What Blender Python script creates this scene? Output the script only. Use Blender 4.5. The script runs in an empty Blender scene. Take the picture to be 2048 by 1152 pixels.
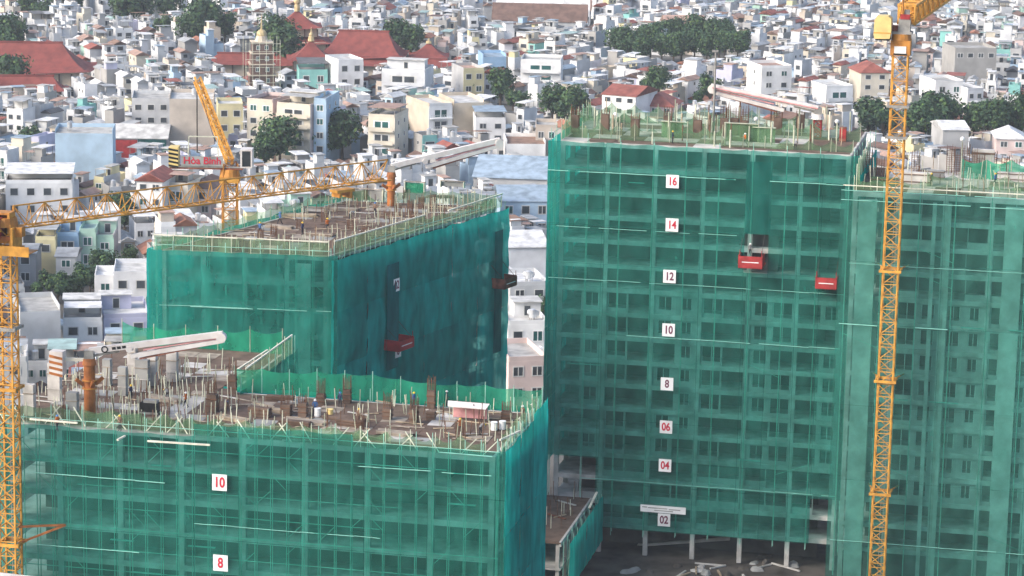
import bpy, math, random
from mathutils import Vector, Matrix, Quaternion
random.seed(7)
R = math.radians
SC = bpy.context.scene
COL = SC.collection

# ---------------------------------------------------------------- camera
HAZE = 0.00013      # density of the air
CAM_H, PITCH, ROLL, FPX = 116.0, R(11.6), 0.0187, 5740.0     # FPX: focal length in pixels of a 2048 px wide frame
_f = Vector((0, math.cos(PITCH), -math.sin(PITCH)))
_r0 = Vector((1, 0, 0)); _u0 = Vector((0, math.sin(PITCH), math.cos(PITCH)))
_R = _r0 * math.cos(ROLL) + _u0 * math.sin(ROLL)
_U = -_r0 * math.sin(ROLL) + _u0 * math.cos(ROLL)
CAM = Vector((0, 0, CAM_H))
cd = bpy.data.cameras.new('camera'); cam = bpy.data.objects.new('camera', cd); COL.objects.link(cam)
cd.sensor_width = 36; cd.lens = 36 * FPX / 2048; cd.clip_start = 1; cd.clip_end = 9000
m = Matrix((_R, _U, -_f)).transposed().to_4x4(); m.translation = CAM
cam.matrix_world = m
SC.camera = cam

# ---------------------------------------------------------------- sky, sun, exposure
SUN_EL, SUN_AZ = 33.0, 243.0        # azimuth clockwise from +Y: sun behind the camera, on its left
w = bpy.data.worlds.new('World'); SC.world = w; w.use_nodes = True
nt = w.node_tree; bg = nt.nodes['Background']
sky = nt.nodes.new('ShaderNodeTexSky'); sky.sky_type = 'NISHITA'; sky.sun_disc = False
sky.sun_elevation = R(SUN_EL); sky.sun_rotation = R(SUN_AZ)
sky.air_density = 1.0; sky.dust_density = 3.0; sky.ozone_density = 1.0
nt.links.new(sky.outputs[0], bg.inputs[0]); bg.inputs[1].default_value = 0.15
sl = bpy.data.lights.new('sun', 'SUN'); sl.energy = 1.75; sl.angle = R(26); sl.color = (1, .95, .88)
sun = bpy.data.objects.new('sun', sl); COL.objects.link(sun)
sdir = Vector((math.sin(R(SUN_AZ)) * math.cos(R(SUN_EL)), math.cos(R(SUN_AZ)) * math.cos(R(SUN_EL)), math.sin(R(SUN_EL))))
sun.rotation_euler = sdir.to_track_quat('Z', 'Y').to_euler()
SC.view_settings.view_transform = 'Standard'; SC.view_settings.look = 'None'
SC.view_settings.exposure = 0.88; SC.view_settings.gamma = 1.0
SC.render.engine = 'CYCLES'
cy = SC.cycles
cy.max_bounces = 6; cy.diffuse_bounces = 2; cy.glossy_bounces = 2; cy.transmission_bounces = 2; cy.volume_bounces = 0
cy.transparent_max_bounces = 24; cy.use_adaptive_sampling = True; cy.adaptive_threshold = 0.02; cy.use_denoising = True
cy.caustics_reflective = False; cy.caustics_refractive = False

# ---------------------------------------------------------------- pixel (of the 2048x1152 photograph) to place
def ray(px, py): return (_f * FPX + _R * (px - 1024) - _U * (py - 576)).normalized()
def P(px, py, z=0.0):
    d = ray(px, py); return CAM + d * ((z - CAM_H) / d.z)
def PP(px, py, p, n):
    d = ray(px, py); n = Vector(n); return CAM + d * ((Vector(p) - CAM).dot(n) / d.dot(n))
def PY(px, py, y):
    d = ray(px, py); return CAM + d * (y / d.y)
def proj(p):
    q = Vector(p) - CAM; k = FPX / q.dot(_f)
    return 1024 + q.dot(_R) * k, 576 - q.dot(_U) * k, q.dot(_f)

# ---------------------------------------------------------------- materials
MATS = {}
def srgb(r, g, b):
    return tuple(((c / 255) / 12.92 if c / 255 <= .04045 else ((c / 255 + .055) / 1.055) ** 2.4) for c in (r, g, b))
def mat(name, col, rough=.8, amt=.18, scale=.6, streak=False, metal=0., dirt=None, dirt_amt=.5, fine=0.0):
    if name in MATS: return MATS[name]
    m = bpy.data.materials.new(name); m.use_nodes = True; nt = m.node_tree; b = nt.nodes['Principled BSDF']
    b.inputs['Roughness'].default_value = rough; b.inputs['Metallic'].default_value = metal
    if 'Specular IOR Level' in b.inputs: b.inputs['Specular IOR Level'].default_value = .3
    geo = nt.nodes.new('ShaderNodeNewGeometry'); mp = nt.nodes.new('ShaderNodeMapping')
    nt.links.new(geo.outputs['Position'], mp.inputs[0])
    mp.inputs['Scale'].default_value = (scale, scale, scale * (.12 if streak else 1))
    nz = nt.nodes.new('ShaderNodeTexNoise'); nz.inputs['Detail'].default_value = 6; nz.inputs['Scale'].default_value = 1.0
    nt.links.new(mp.outputs[0], nz.inputs[0])
    rp = nt.nodes.new('ShaderNodeValToRGB')
    lo = tuple(max(0, c * (1 - amt * 1.6)) for c in col); hi = tuple(min(1, c * (1 + amt)) for c in col)
    if dirt: lo = tuple(c * (1 - dirt_amt) + d * dirt_amt for c, d in zip(col, dirt))
    rp.color_ramp.elements[0].position = .32; rp.color_ramp.elements[1].position = .62
    rp.color_ramp.elements[0].color = (*lo, 1); rp.color_ramp.elements[1].color = (*hi, 1)
    nt.links.new(nz.outputs[0], rp.inputs[0])
    out = rp.outputs[0]
    oi = nt.nodes.new('ShaderNodeObjectInfo'); hs = nt.nodes.new('ShaderNodeHueSaturation')
    mr = nt.nodes.new('ShaderNodeMapRange'); mr.inputs[3].default_value = .9; mr.inputs[4].default_value = 1.06
    nt.links.new(oi.outputs['Random'], mr.inputs[0]); nt.links.new(mr.outputs[0], hs.inputs['Value'])
    nt.links.new(out, hs.inputs['Color']); nt.links.new(hs.outputs[0], b.inputs['Base Color'])
    if fine:
        n2 = nt.nodes.new('ShaderNodeTexNoise'); n2.inputs['Scale'].default_value = 9; n2.inputs['Detail'].default_value = 3
        nt.links.new(geo.outputs['Position'], n2.inputs[0]); bp = nt.nodes.new('ShaderNodeBump'); bp.inputs['Strength'].default_value = fine
        bp.inputs['Distance'].default_value = .1
        nt.links.new(n2.outputs[0], bp.inputs['Height']); nt.links.new(bp.outputs[0], b.inputs['Normal'])
    MATS[name] = m; return m

def net_mat(name, col, opac, tint, trans=.4):
    """woven safety netting: part of the light passes through its holes, the threads scatter the rest to both sides"""
    m = bpy.data.materials.new(name); m.use_nodes = True; nt = m.node_tree
    for n in list(nt.nodes): nt.nodes.remove(n)
    o = nt.nodes.new('ShaderNodeOutputMaterial'); mix = nt.nodes.new('ShaderNodeMixShader'); m2 = nt.nodes.new('ShaderNodeMixShader')
    tr = nt.nodes.new('ShaderNodeBsdfTransparent'); tr.inputs[0].default_value = (*tint, 1)
    df = nt.nodes.new('ShaderNodeBsdfDiffuse'); tl = nt.nodes.new('ShaderNodeBsdfTranslucent')
    geo = nt.nodes.new('ShaderNodeNewGeometry'); mp = nt.nodes.new('ShaderNodeMapping'); mp.inputs['Scale'].default_value = (.7, .7, .22)
    nz = nt.nodes.new('ShaderNodeTexNoise'); nz.inputs['Scale'].default_value = 1; nz.inputs['Detail'].default_value = 5
    nt.links.new(geo.outputs['Position'], mp.inputs[0]); nt.links.new(mp.outputs[0], nz.inputs[0])
    rp = nt.nodes.new('ShaderNodeValToRGB'); rp.color_ramp.elements[0].position = .3; rp.color_ramp.elements[1].position = .7
    rp.color_ramp.elements[0].color = (*[c * .72 for c in col], 1); rp.color_ramp.elements[1].color = (*[min(1, c * 1.3 + .012) for c in col], 1)
    oi = nt.nodes.new('ShaderNodeObjectInfo'); hs = nt.nodes.new('ShaderNodeHueSaturation')
    mr = nt.nodes.new('ShaderNodeMapRange'); mr.inputs[3].default_value = .80; mr.inputs[4].default_value = 1.22
    nt.links.new(oi.outputs['Random'], mr.inputs[0]); nt.links.new(mr.outputs[0], hs.inputs['Value'])
    nt.links.new(nz.outputs[0], rp.inputs[0]); nt.links.new(rp.outputs[0], hs.inputs['Color'])
    nt.links.new(hs.outputs[0], df.inputs[0]); nt.links.new(hs.outputs[0], tl.inputs[0])
    m2.inputs[0].default_value = trans; nt.links.new(df.outputs[0], m2.inputs[1]); nt.links.new(tl.outputs[0], m2.inputs[2])
    n2 = nt.nodes.new('ShaderNodeTexNoise'); n2.inputs['Scale'].default_value = .35; n2.inputs['Detail'].default_value = 4
    nt.links.new(geo.outputs['Position'], n2.inputs[0])
    r2 = nt.nodes.new('ShaderNodeMapRange'); r2.inputs[1].default_value = .3; r2.inputs[2].default_value = .7
    r2.inputs[3].default_value = opac - .12; r2.inputs[4].default_value = opac + .12
    nt.links.new(n2.outputs[0], r2.inputs[0]); nt.links.new(r2.outputs[0], mix.inputs[0])
    nt.links.new(tr.outputs[0], mix.inputs[1]); nt.links.new(m2.outputs[0], mix.inputs[2]); nt.links.new(mix.outputs[0], o.inputs[0])
    MATS[name] = m; return m

mat('net_none', (.5, .5, .5))
net_mat('net', (.02, .20, .158), .47, (.48, .9, .86), .36)
net_mat('net_clear', (.05, .23, .185), .44, (.52, .9, .86), .36)
net_mat('net_dense', (.002, .40, .36), .93, (.3, .85, .8), .46)
net_mat('net_milky', (.016, .25, .20), .64, (.45, .92, .88), .40)
net_mat('net_slot_shade', (.003, .13, .13), .88, (.3, .6, .6), .2)  # shade of the recessed slots, put into a darker net colour
net_mat('net_pale', (.15, .28, .15), .50, (.9, 1, .9), .4)
net_mat('net_bright', (.03, .38, .22), .58, (.6, 1, .8), .4)
mat('concrete', (.47, .45, .43), .9, .22, .5, dirt=(.2, .19, .17), fine=.3)
mat('concrete_pale', (.52, .50, .47), .9, .15, .5, dirt=(.3, .29, .27))
mat('plaster_grey', (.40, .39, .375), .9, .12, .4)
mat('interior_shade', (.10, .10, .095), .95, .2, .4)  # dark colour carries the shade inside the blocks
mat('ply', (.13, .088, .066), .85, .3, .7, dirt=(.06, .04, .03), fine=.4)
mat('ply_light', (.32, .27, .22), .85, .25, .9)
mat('timber', (.42, .33, .23), .85, .25, 1.2)
mat('pipe', (.42, .44, .33), .6, .2, .8)
mat('pipe_pale', (.66, .66, .52), .6, .15, .8)
mat('pipe_teal', (.30, .56, .46), .6, .15, .8)
mat('rail_white', (.75, .72, .60), .6, .12, 1.0)
mat('rope_pale', (.22, .52, .44), .7, .1, 1.0)
mat('rebar', (.15, .075, .045), .8, .3, 1.5)
mat('crane_yellow', (.60, .30, .05), .5, .22, 1.2, dirt=(.30, .12, .03))
mat('crane_orange', (.48, .21, .04), .5, .25, 1.0, dirt=(.22, .07, .02))
mat('crane_rust', (.36, .125, .035), .6, .25, 1.0)
mat('cream_metal', (.74, .56, .22), .5, .1, .8)
mat('grey_metal', (.30, .29, .27), .55, .2, 1.0)
mat('white_metal', (.66, .63, .61), .5, .1, .8, dirt=(.55, .45, .42))
mat('pink_metal', (.66, .32, .32), .55, .15, .8)
mat('red_metal', (.36, .035, .035), .55, .2, 1.0)
mat('rust_metal', (.22, .08, .05), .7, .3, 1.2)
mat('black', (.015, .015, .015), .7, .1)
mat('cable', (.06, .055, .05), .6, .1)
mat('sign_white', (.82, .82, .82), .6, .05)
mat('sign_red', (.55, .02, .05), .6, .05)
mat('sign_plum', (.16, .03, .07), .6, .05)
mat('glass', (.06, .07, .08), .15, .3, .4)
mat('glass_teal', (.02, .09, .085), .2, .3, .4)
mat('frame', (.62, .62, .6), .6, .1)
mat('trunk', (.09, .065, .045), .9, .2, 1)
mat('leaf_dark', (.032, .07, .036), .7, .3, .5)
mat('leaf_mid', (.05, .10, .042), .7, .3, .5)
mat('leaf_light', (.085, .15, .04), .7, .3, .5)
mat('ground', (.11, .105, .095), .95, .3, .05, fine=.3)
mat('asphalt', (.06, .06, .06), .9, .2, .2)
mat('earth', (.085, .075, .065), .95, .35, .25, fine=.6)
mat('tarp_grey', (.29, .29, .28), .7, .2, .4)
mat('skin', (.32, .17, .10), .6, .1)
WALLS = {  # wall paints
 'white': (.79, .79, .785), 'chalk white': (.70, .71, .73), 'cream': (.68, .62, .51), 'pale yellow': (.68, .62, .38), 'pale blue': (.45, .60, .74),
 'sky blue': (.30, .46, .64), 'mint green': (.42, .62, .52), 'pale pink': (.68, .55, .52), 'grey': (.45, .45, .45), 'beige': (.54, .47, .40),
 'turquoise': (.26, .56, .52), 'lilac': (.52, .52, .66), 'sand': (.62, .53, .42), 'bare cement': (.36, .35, .335), 'light grey': (.56, .57, .58)}
for k, c in WALLS.items():
    mat('wall ' + k, c, .9, .08, .3, dirt=tuple(x * .68 for x in c), dirt_amt=.5)
ROOFS = {'grey metal': (.36, .37, .38), 'white metal': (.66, .66, .66), 'blue metal': (.30, .38, .46), 'rusty metal': (.24, .15, .11),
 'red tile': (.30, .10, .075), 'orange tile': (.38, .17, .11), 'brown tile': (.16, .10, .08), 'cement': (.40, .39, .37), 'terracotta': (.38, .25, .20),
 'teal metal': (.32, .44, .42), 'pale cement': (.55, .54, .52), 'dark metal': (.13, .13, .135)}
for k, c in ROOFS.items():
    mat('roof ' + k, c, .75, .2, .5, dirt=tuple(x * .5 for x in c), dirt_amt=.6)
mat('temple red', (.21, .055, .045), .75, .25, .4, dirt=(.13, .035, .03))
mat('temple gold', (.58, .45, .24), .45, .15, 1)
mat('tank_steel', (.62, .63, .64), .35, .1, 1, metal=.4)

# ---------------------------------------------------------------- mesh helpers
class MB:
    def __init__(s): s.v = []; s.f = []; s.m = []; s.mats = []
    def mi(s, name):
        if name not in s.mats: s.mats.append(name)
        return s.mats.index(name)
    def add(s, vs, fs, mt, M=None):
        b = len(s.v); k = s.mi(mt)
        s.v += [tuple(M @ Vector(v)) for v in vs] if M else [tuple(v) for v in vs]
        s.f += [tuple(i + b for i in f) for f in fs]; s.m += [k] * len(fs); return s
    def box(s, x0, y0, z0, x1, y1, z1, mt, M=None):
        vs = [(x0, y0, z0), (x1, y0, z0), (x1, y1, z0), (x0, y1, z0), (x0, y0, z1), (x1, y0, z1), (x1, y1, z1), (x0, y1, z1)]
        return s.add(vs, BOXF, mt, M)
    def bar(s, p0, p1, hw, hh, mt, up=(0, 0, 1)):
        p0, p1 = Vector(p0), Vector(p1); d = (p1 - p0).normalized(); a = d.cross(Vector(up))
        if a.length < 1e-4: a = d.cross(Vector((1, 0, 0)))
        a.normalize(); b = a.cross(d).normalized(); a *= hw; b *= hh
        vs = [p0 - a - b, p0 + a - b, p0 + a + b, p0 - a + b, p1 - a - b, p1 + a - b, p1 + a + b, p1 - a + b]
        return s.add(vs, [(3, 2, 1, 0), (4, 5, 6, 7), (0, 1, 5, 4), (1, 2, 6, 5), (2, 3, 7, 6), (3, 0, 4, 7)], mt)
    def tube(s, p0, p1, r0, mt, r1=None, n=6):
        r1 = r0 if r1 is None else r1; p0, p1 = Vector(p0), Vector(p1); d = (p1 - p0).normalized()
        a = d.cross(Vector((0, 0, 1)));  a = a if a.length > 1e-3 else d.cross(Vector((1, 0, 0))); a.normalize(); b = d.cross(a)
        vs = [p0 + (a * math.cos(t) + b * math.sin(t)) * r0 for t in [2 * math.pi * i / n for i in range(n)]]
        vs += [p1 + (a * math.cos(t) + b * math.sin(t)) * r1 for t in [2 * math.pi * i / n for i in range(n)]]
        fs = [(i, (i + 1) % n, n + (i + 1) % n, n + i) for i in range(n)] + [tuple(range(n - 1, -1, -1)), tuple(range(n, 2 * n))]
        return s.add(vs, fs, mt)
    def prism(s, pts, z0, z1, mt):
        n = len(pts); vs = [(p[0], p[1], z0) for p in pts] + [(p[0], p[1], z1) for p in pts]
        fs = [(i, (i + 1) % n, n + (i + 1) % n, n + i) for i in range(n)] + [tuple(range(n - 1, -1, -1)), tuple(range(n, 2 * n))]
        return s.add(vs, fs, mt)
    def ball(s, c, r, mt, n=10, k=6, sq=(1, 1, 1)):
        vs = [(c[0], c[1], c[2] + r * sq[2])]
        for j in range(1, k):
            t = math.pi * j / k
            vs += [(c[0] + r * sq[0] * math.sin(t) * math.cos(2 * math.pi * i / n), c[1] + r * sq[1] * math.sin(t) * math.sin(2 * math.pi * i / n), c[2] + r * sq[2] * math.cos(t)) for i in range(n)]
        vs.append((c[0], c[1], c[2] - r * sq[2])); L = len(vs) - 1
        fs = [(0, 1 + i, 1 + (i + 1) % n) for i in range(n)]
        for j in range(k - 2):
            b = 1 + j * n; fs += [(b + i, b + n + i, b + n + (i + 1) % n, b + (i + 1) % n) for i in range(n)]
        b = 1 + (k - 2) * n; fs += [(b + i, L, b + (i + 1) % n) for i in range(n)]
        return s.add(vs, fs, mt)
    def mesh(s, name, smooth=False):
        me = bpy.data.meshes.new(name); me.from_pydata(s.v, [], s.f)
        for x in s.mats: me.materials.append(MATS[x])
        if len(s.mats) > 1: me.polygons.foreach_set('material_index', s.m)
        if smooth: me.polygons.foreach_set('use_smooth', [True] * len(me.polygons))
        me.update(); return me
BOXF = [(3, 2, 1, 0), (4, 5, 6, 7), (0, 1, 5, 4), (1, 2, 6, 5), (2, 3, 7, 6), (3, 0, 4, 7)]

def ob(name, mesh, parent=None, loc=(0, 0, 0), rz=0., scale=None, quat=None):
    if isinstance(mesh, MB): mesh = mesh.mesh(name)
    o = bpy.data.objects.new(name, mesh); COL.objects.link(o); o.location = loc
    if parent is not None: o.parent = parent
    if quat is not None: o.rotation_mode = 'QUATERNION'; o.rotation_quaternion = quat
    elif rz: o.rotation_euler = (0, 0, rz)
    if scale is not None: o.scale = scale
    return o
def tag(o, label=None, cat=None, group=None, kind=None):
    for k, v in (('label', label), ('category', cat), ('group', group), ('kind', kind)):
        if v: o[k] = v
    return o
def thing(name, label, cat, loc=(0, 0, 0), rz=0., group=None):
    return tag(ob(name, None, None, loc, rz), label, cat, group)
_unit = {}
def ubox(mt):
    if ('b', mt) not in _unit: _unit['b', mt] = MB().box(-.5, -.5, -.5, .5, .5, .5, mt).mesh('box ' + mt)
    return _unit['b', mt]
def utube(mt, n=6):
    if ('t', mt, n) not in _unit: _unit['t', mt, n] = MB().tube((0, 0, 0), (0, 0, 1), 1, mt, n=n).mesh('tube ' + mt)
    return _unit['t', mt, n]
def wofs(o):                                     # world place of an unrotated parent chain
    v = Vector()
    while o is not None: v += o.location; o = o.parent
    return v
def pole(name, parent, p0, p1, r, mt, n=6):      # p0, p1 in world space; the parent must be unrotated
    p0, p1 = Vector(p0), Vector(p1); d = p1 - p0; o0 = wofs(parent)
    return ob(name, utube(mt, n), parent, p0 - o0, scale=(r, r, d.length), quat=Vector((0, 0, 1)).rotation_difference(d))
def beam(name, parent, p0, p1, w, h, mt):        # a square bar between two points
    p0, p1 = Vector(p0), Vector(p1); d = p1 - p0; o0 = wofs(parent)
    x = d.normalized(); y = Vector((0, 0, 1)).cross(x)
    y = y.normalized() if y.length > 1e-3 else Vector((0, 1, 0)); z = x.cross(y)
    q = Matrix((x, y, z)).transposed().to_quaternion()
    return ob(name, ubox(mt), parent, (p0 + p1) / 2 - o0, scale=(d.length, w, h), quat=q)
# ---------------------------------------------------------------- ground
def flat(name, pts, z, mt, label=None, kind='structure'):
    o = ob(name, MB().add([(p[0], p[1], z) for p in pts], [tuple(range(len(pts)))], mt)); o['kind'] = kind
    return o
flat('ground', [(-1500, -200), (1500, -200), (1500, 2600), (-1500, 2600)], 0, 'ground')

AL = R(12); U = Vector((math.cos(AL), -math.sin(AL), 0)); V = Vector((math.sin(AL), math.cos(AL), 0)); Z = Vector((0, 0, 1))
NOFF = 1.4
rnd = random.Random(11)

def net_panel(root, a, e, n, s0, s1, z0, z1, mt, amp=.1, top=None, seed=0):
    """one hung sheet of netting between s0..s1 along the face and z0..z1; bellied and pulled in at its ties"""
    k = max(2, int((s1 - s0) / .9)); h = max(2, int((z1 - z0) / .9)); r = random.Random(seed)
    ph, ph2 = r.random() * 6, r.random() * 6; off = r.uniform(-.05, .05)
    vs = []; o0 = Vector(root.location)
    for j in range(h + 1):
        for i in range(k + 1):
            fs, fz = i / k, j / h; s = s0 + (s1 - s0) * fs; z = z0 + (z1 - z0) * fz
            if top and j == h: z += top * (math.sin(fs * 9 + ph) * .5 - 4 * fs * (1 - fs) * .6)
            b = amp * (math.sin(math.pi * fs) * math.sin(math.pi * fz) * 1.5 + .6 * math.sin(s * 2.1 + ph) * math.sin(z * 1.3 + ph2)) + off + r.uniform(-.02, .02)
            vs.append(Vector(a) + e * s + n * b + Z * z - o0)
    fs_ = [(j * (k + 1) + i, j * (k + 1) + i + 1, (j + 1) * (k + 1) + i + 1, (j + 1) * (k + 1) + i) for j in range(h) for i in range(k)]
    o = ob('net_panel', MB().add(vs, fs_, mt).mesh('net_panel', True), root); return o

_wp = {}
def wall_piece(kind, w, h):
    """an infill wall of one bay: a plastered panel with its opening cut out, built once for each size"""
    key = (kind, round(w, 2), round(h, 2))
    if key in _wp: return _wp[key]
    mb = MB(); t = .1
    if kind == 'win': x0, x1, z0, z1 = w * .2, w * .82, .7, h - .22
    elif kind == 'small': x0, x1, z0, z1 = w * .28, w * .74, .85, h - .3
    elif kind == 'wide': x0, x1, z0, z1 = w * .06, w * .94, .55, h - .1
    else: x0, x1, z0, z1 = w * .04, w * .96, .85, h - .02
    mb.box(0, -t, 0, w, t, z0, 'plaster_grey'); mb.box(0, -t, z1, w, t, h, 'plaster_grey')
    mb.box(0, -t, z0, x0, t, z1, 'plaster_grey'); mb.box(x1, -t, z0, w, t, z1, 'plaster_grey')
    if kind in ('win', 'wide', 'small'):
        mb.box(x0, -.04, z0, x0 + .07, .04, z1, 'frame'); mb.box(x1 - .07, -.04, z0, x1, .04, z1, 'frame')
        mb.box((x0 + x1) / 2 - .04, -.04, z0, (x0 + x1) / 2 + .04, .04, z1, 'frame')
    _wp[key] = mb.mesh('wall_panel'); return _wp[key]

def face(root, p0, p1, zlev, zbot, bay=6.1, infill=None, posts=2.0, net='net', zb=None, sb=None, holes=(), nettop=None, netbot=None,
         ropes=(), brace=.12, post_top=2.0, rails=True, cols=True, ext=(NOFF, NOFF), pm='pipe_teal', seed=1, amp=.1, inner=True, rstep=3.4):
    p0 = Vector((p0[0], p0[1], 0)); p1 = Vector((p1[0], p1[1], 0)); L = (p1 - p0).length; e = (p1 - p0) / L; n = Vector((e.y, -e.x, 0))
    rz = math.atan2(e.y, e.x); rr = random.Random(seed); ztop = zlev[0]; o0 = Vector(root.location)
    nb = max(1, round(L / bay)); bw = L / nb
    if cols:
        for k in range(nb + 1):
            c = p0 + e * min(max(k * bw, .32), L - .32) - n * .34
            ob('column', ubox('concrete'), root, c + Z * (ztop + 0) / 2 - o0, rz, (.62, .62, ztop - .3))
    for i, z in enumerate(zlev):
        c = p0 + e * L / 2 - n * .13 + Z * (z - .3); ob('edge_beam', ubox('concrete'), root, c - o0, rz, (L - .04, .3, .62))
    if infill:
        for i, z in enumerate(zlev[1:]):
            h = zlev[i] - z - .62
            for k in range(nb):
                for q in range(2):
                    kd = infill(i + 1, k, q, rr)
                    if kd:
                        ww = (bw - .62) / 2
                        ob('wall_panel', wall_piece(kd, ww, h), root, p0 + e * (k * bw + .31 + q * ww) - n * .36 + Z * (z + .006) - o0, rz)
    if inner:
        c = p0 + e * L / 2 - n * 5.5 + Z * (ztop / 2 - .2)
        ob('dark_backing', ubox('interior_shade'), root, c - o0, rz, (L - 6, .2, ztop - .8))  # dark wall added inside so the bright rear net does not show through
    # scaffold
    ns = max(2, round(L / posts))
    for k in range(ns + 1):
        s = -.5 + (L + 1.0) * k / ns
        for off in (.45, 1.2):
            top = ztop + post_top * rr.uniform(.45, 1.0) if off > 1 else ztop + post_top * rr.uniform(.1, .7)
            b = zbot + rr.uniform(0, .5)
            pole('scaffold_post', root, p0 + e * s + n * off + Z * b, p0 + e * (s + rr.uniform(-.06, .06)) + n * off + Z * top, .05, pm)
    if rails:
        z = ztop + .9
        while z > zbot + 1:
            a, b = -.6 - rr.random() * .3, L + .6 + rr.random() * .3
            dz = rr.uniform(-.15, .15)
            if rr.random() < .35: a += rr.uniform(2, L * .4)
            if rr.random() < .35: b -= rr.uniform(2, L * .4)
            pole('scaffold_rail', root, p0 + e * a + n * 1.25 + Z * z, p0 + e * b + n * 1.25 + Z * (z + dz), .04, pm)
            z -= rstep
    for k in range(ns):
        z = ztop
        while z > zbot + 2:
            if rr.random() < brace:
                s = -.5 + (L + 1.0) * k / ns; ds = (L + 1.0) / ns
                a, b = (s, s + ds) if rr.random() < .5 else (s + ds, s)
                pole('scaffold_brace', root, p0 + e * a + n * 1.1 + Z * (z - 1.7), p0 + e * b + n * 1.1 + Z * z, .035, pm)
            z -= 1.7
    for k in range(int(L / 6)):                          # a few working boards on the scaffold
        if rr.random() < .8:
            s = rr.uniform(0, L - 3); z = ztop - 1.7 * rr.randint(1, max(2, int((ztop - zbot) / 1.7) - 1))
            ob('scaffold_board', ubox('rope_pale'), root, p0 + e * (s + 1.5) + n * .85 + Z * z - o0, rz, (rr.uniform(2, 4), .4, .06))
    # netting
    S = sorted(set([-ext[0], L + ext[1]] + [k * bw for k in range(1, nb)] + [x for h in holes for x in h[:2]] + list(sb or [])))
    nt_ = nettop if nettop is not None else ztop; nb_ = netbot if netbot is not None else zbot
    ZB = list(zb) if zb else []
    if not ZB:
        z = nb_
        while z < ztop - 3: ZB.append(z); z += 6.6
    ZB = sorted(set([nb_] + [z for z in ZB if nb_ < z] + [z for h in holes for z in h[2:] if z > nb_ + .5]))
    for i in range(len(S) - 1):
        if S[i + 1] - S[i] < .15: continue
        sm = (S[i] + S[i + 1]) / 2
        tp = nt_(sm) if callable(nt_) else nt_
        zs = [z for z in ZB if z < tp - 1] + [tp]
        for j in range(len(zs) - 1):
            zm = (zs[j] + zs[j + 1]) / 2
            if any(h[0] <= sm <= h[1] and h[2] <= zm <= h[3] for h in holes): continue
            net_panel(root, p0 + n * NOFF, e, n, S[i] - .03, S[i + 1] + .03, zs[j] - .04, zs[j + 1], net, amp, top=.16 if j == len(zs) - 2 else None, seed=rr.randint(0, 1 << 30))
    for (s0, s1, z, r) in ropes:
        q = s0
        while q < s1 - .5:
            l = min(rr.uniform(4, 8), s1 - q)
            pole('net_pole', root, p0 + e * q + n * (NOFF + .12) + Z * (z + rr.uniform(-.05, .05)), p0 + e * (q + l) + n * (NOFF + .12) + Z * (z + rr.uniform(-.05, .05)), r * .75, 'rope_pale')
            q += l + (.02 if rr.random() < .7 else 1.2)
    return e, n, L

def inset(poly, d):
    return poly
def slabs(root, poly, zlev, mt='concrete', deck='ply'):
    o0 = Vector(root.location)
    for i, z in enumerate(zlev):
        mb = MB().prism([(p[0] - o0.x, p[1] - o0.y) for p in poly], z - .24, z - .004, deck if i == 0 else mt)
        ob('floor_slab' if i else 'formwork_deck', mb, root)
def levels(ztop, fh, zmin): 
    z = ztop; r = []
    while z > zmin: r.append(z); z -= fh
    return r

def guard_net(root, p0, p1, z0, h, mt='net_bright', step=3.4, sag=.5, post='pipe_pale', rail=False, postr=.05, seed=3):
    p0, p1 = Vector(p0), Vector(p1); p0.z = p1.z = 0; L = (p1 - p0).length; e = (p1 - p0) / L; n = Vector((e.y, -e.x, 0)); rr = random.Random(seed)
    k = max(1, round(L / step)); hs = [h * rr.uniform(.9, 1.12) for _ in range(k + 1)]; o0 = Vector(root.location)
    for i in range(k + 1):
        c = p0 + e * (L * i / k); pole('guard_post', root, c + Z * z0, c + Z * (z0 + hs[i] + .35), postr, post)
    for i in range(k):
        a = p0 + e * (L * i / k); l = L / k; vs = []; m_ = 6
        for j in range(4):
            for q in range(m_ + 1):
                f = q / m_; top = hs[i] * (1 - f) + hs[i + 1] * f - sag * 4 * f * (1 - f)
                vs.append(a + e * l * f + n * (.12 * math.sin(math.pi * f) * math.sin(j * 1.1 + i)) + Z * (z0 + .03 + top * j / 3) - o0)
        fs = [(j * (m_ + 1) + q, j * (m_ + 1) + q + 1, (j + 1) * (m_ + 1) + q + 1, (j + 1) * (m_ + 1) + q) for j in range(3) for q in range(m_)]
        ob('guard_net', MB().add(vs, fs, mt).mesh('guard_net', True), root)
    if rail: beam('guard_rail', root, p0 + Z * (z0 + h + .1), p1 + Z * (z0 + h + .1), .16, .14, 'rail_white')

def cage(root, c, h, w=.55, d=.55, mt='rebar', rz=AL):
    """column starter: upright reinforcing bars tied by stirrups"""
    mb = MB(); r = .028
    for i in range(4):
        for j in range(4):
            if i in (0, 3) or j in (0, 3):
                x, y = (i / 3 - .5) * w, (j / 3 - .5) * d; mb.tube((x, y, -.02), (x + rnd.uniform(-.06, .06), y + rnd.uniform(-.06, .06), h * rnd.uniform(.88, 1.08)), r, mt, n=4)
    z = .25
    while z < h * .85:
        for a, b in (((-1, -1), (1, -1)), ((1, -1), (1, 1)), ((1, 1), (-1, 1)), ((-1, 1), (-1, -1))):
            mb.tube((a[0] * w / 2, a[1] * d / 2, z), (b[0] * w / 2, b[1] * d / 2, z), .02, mt, n=4)
        z += .3
    return ob('rebar_cage', mb, root, Vector(c) - Vector(root.location), -rz)

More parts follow.
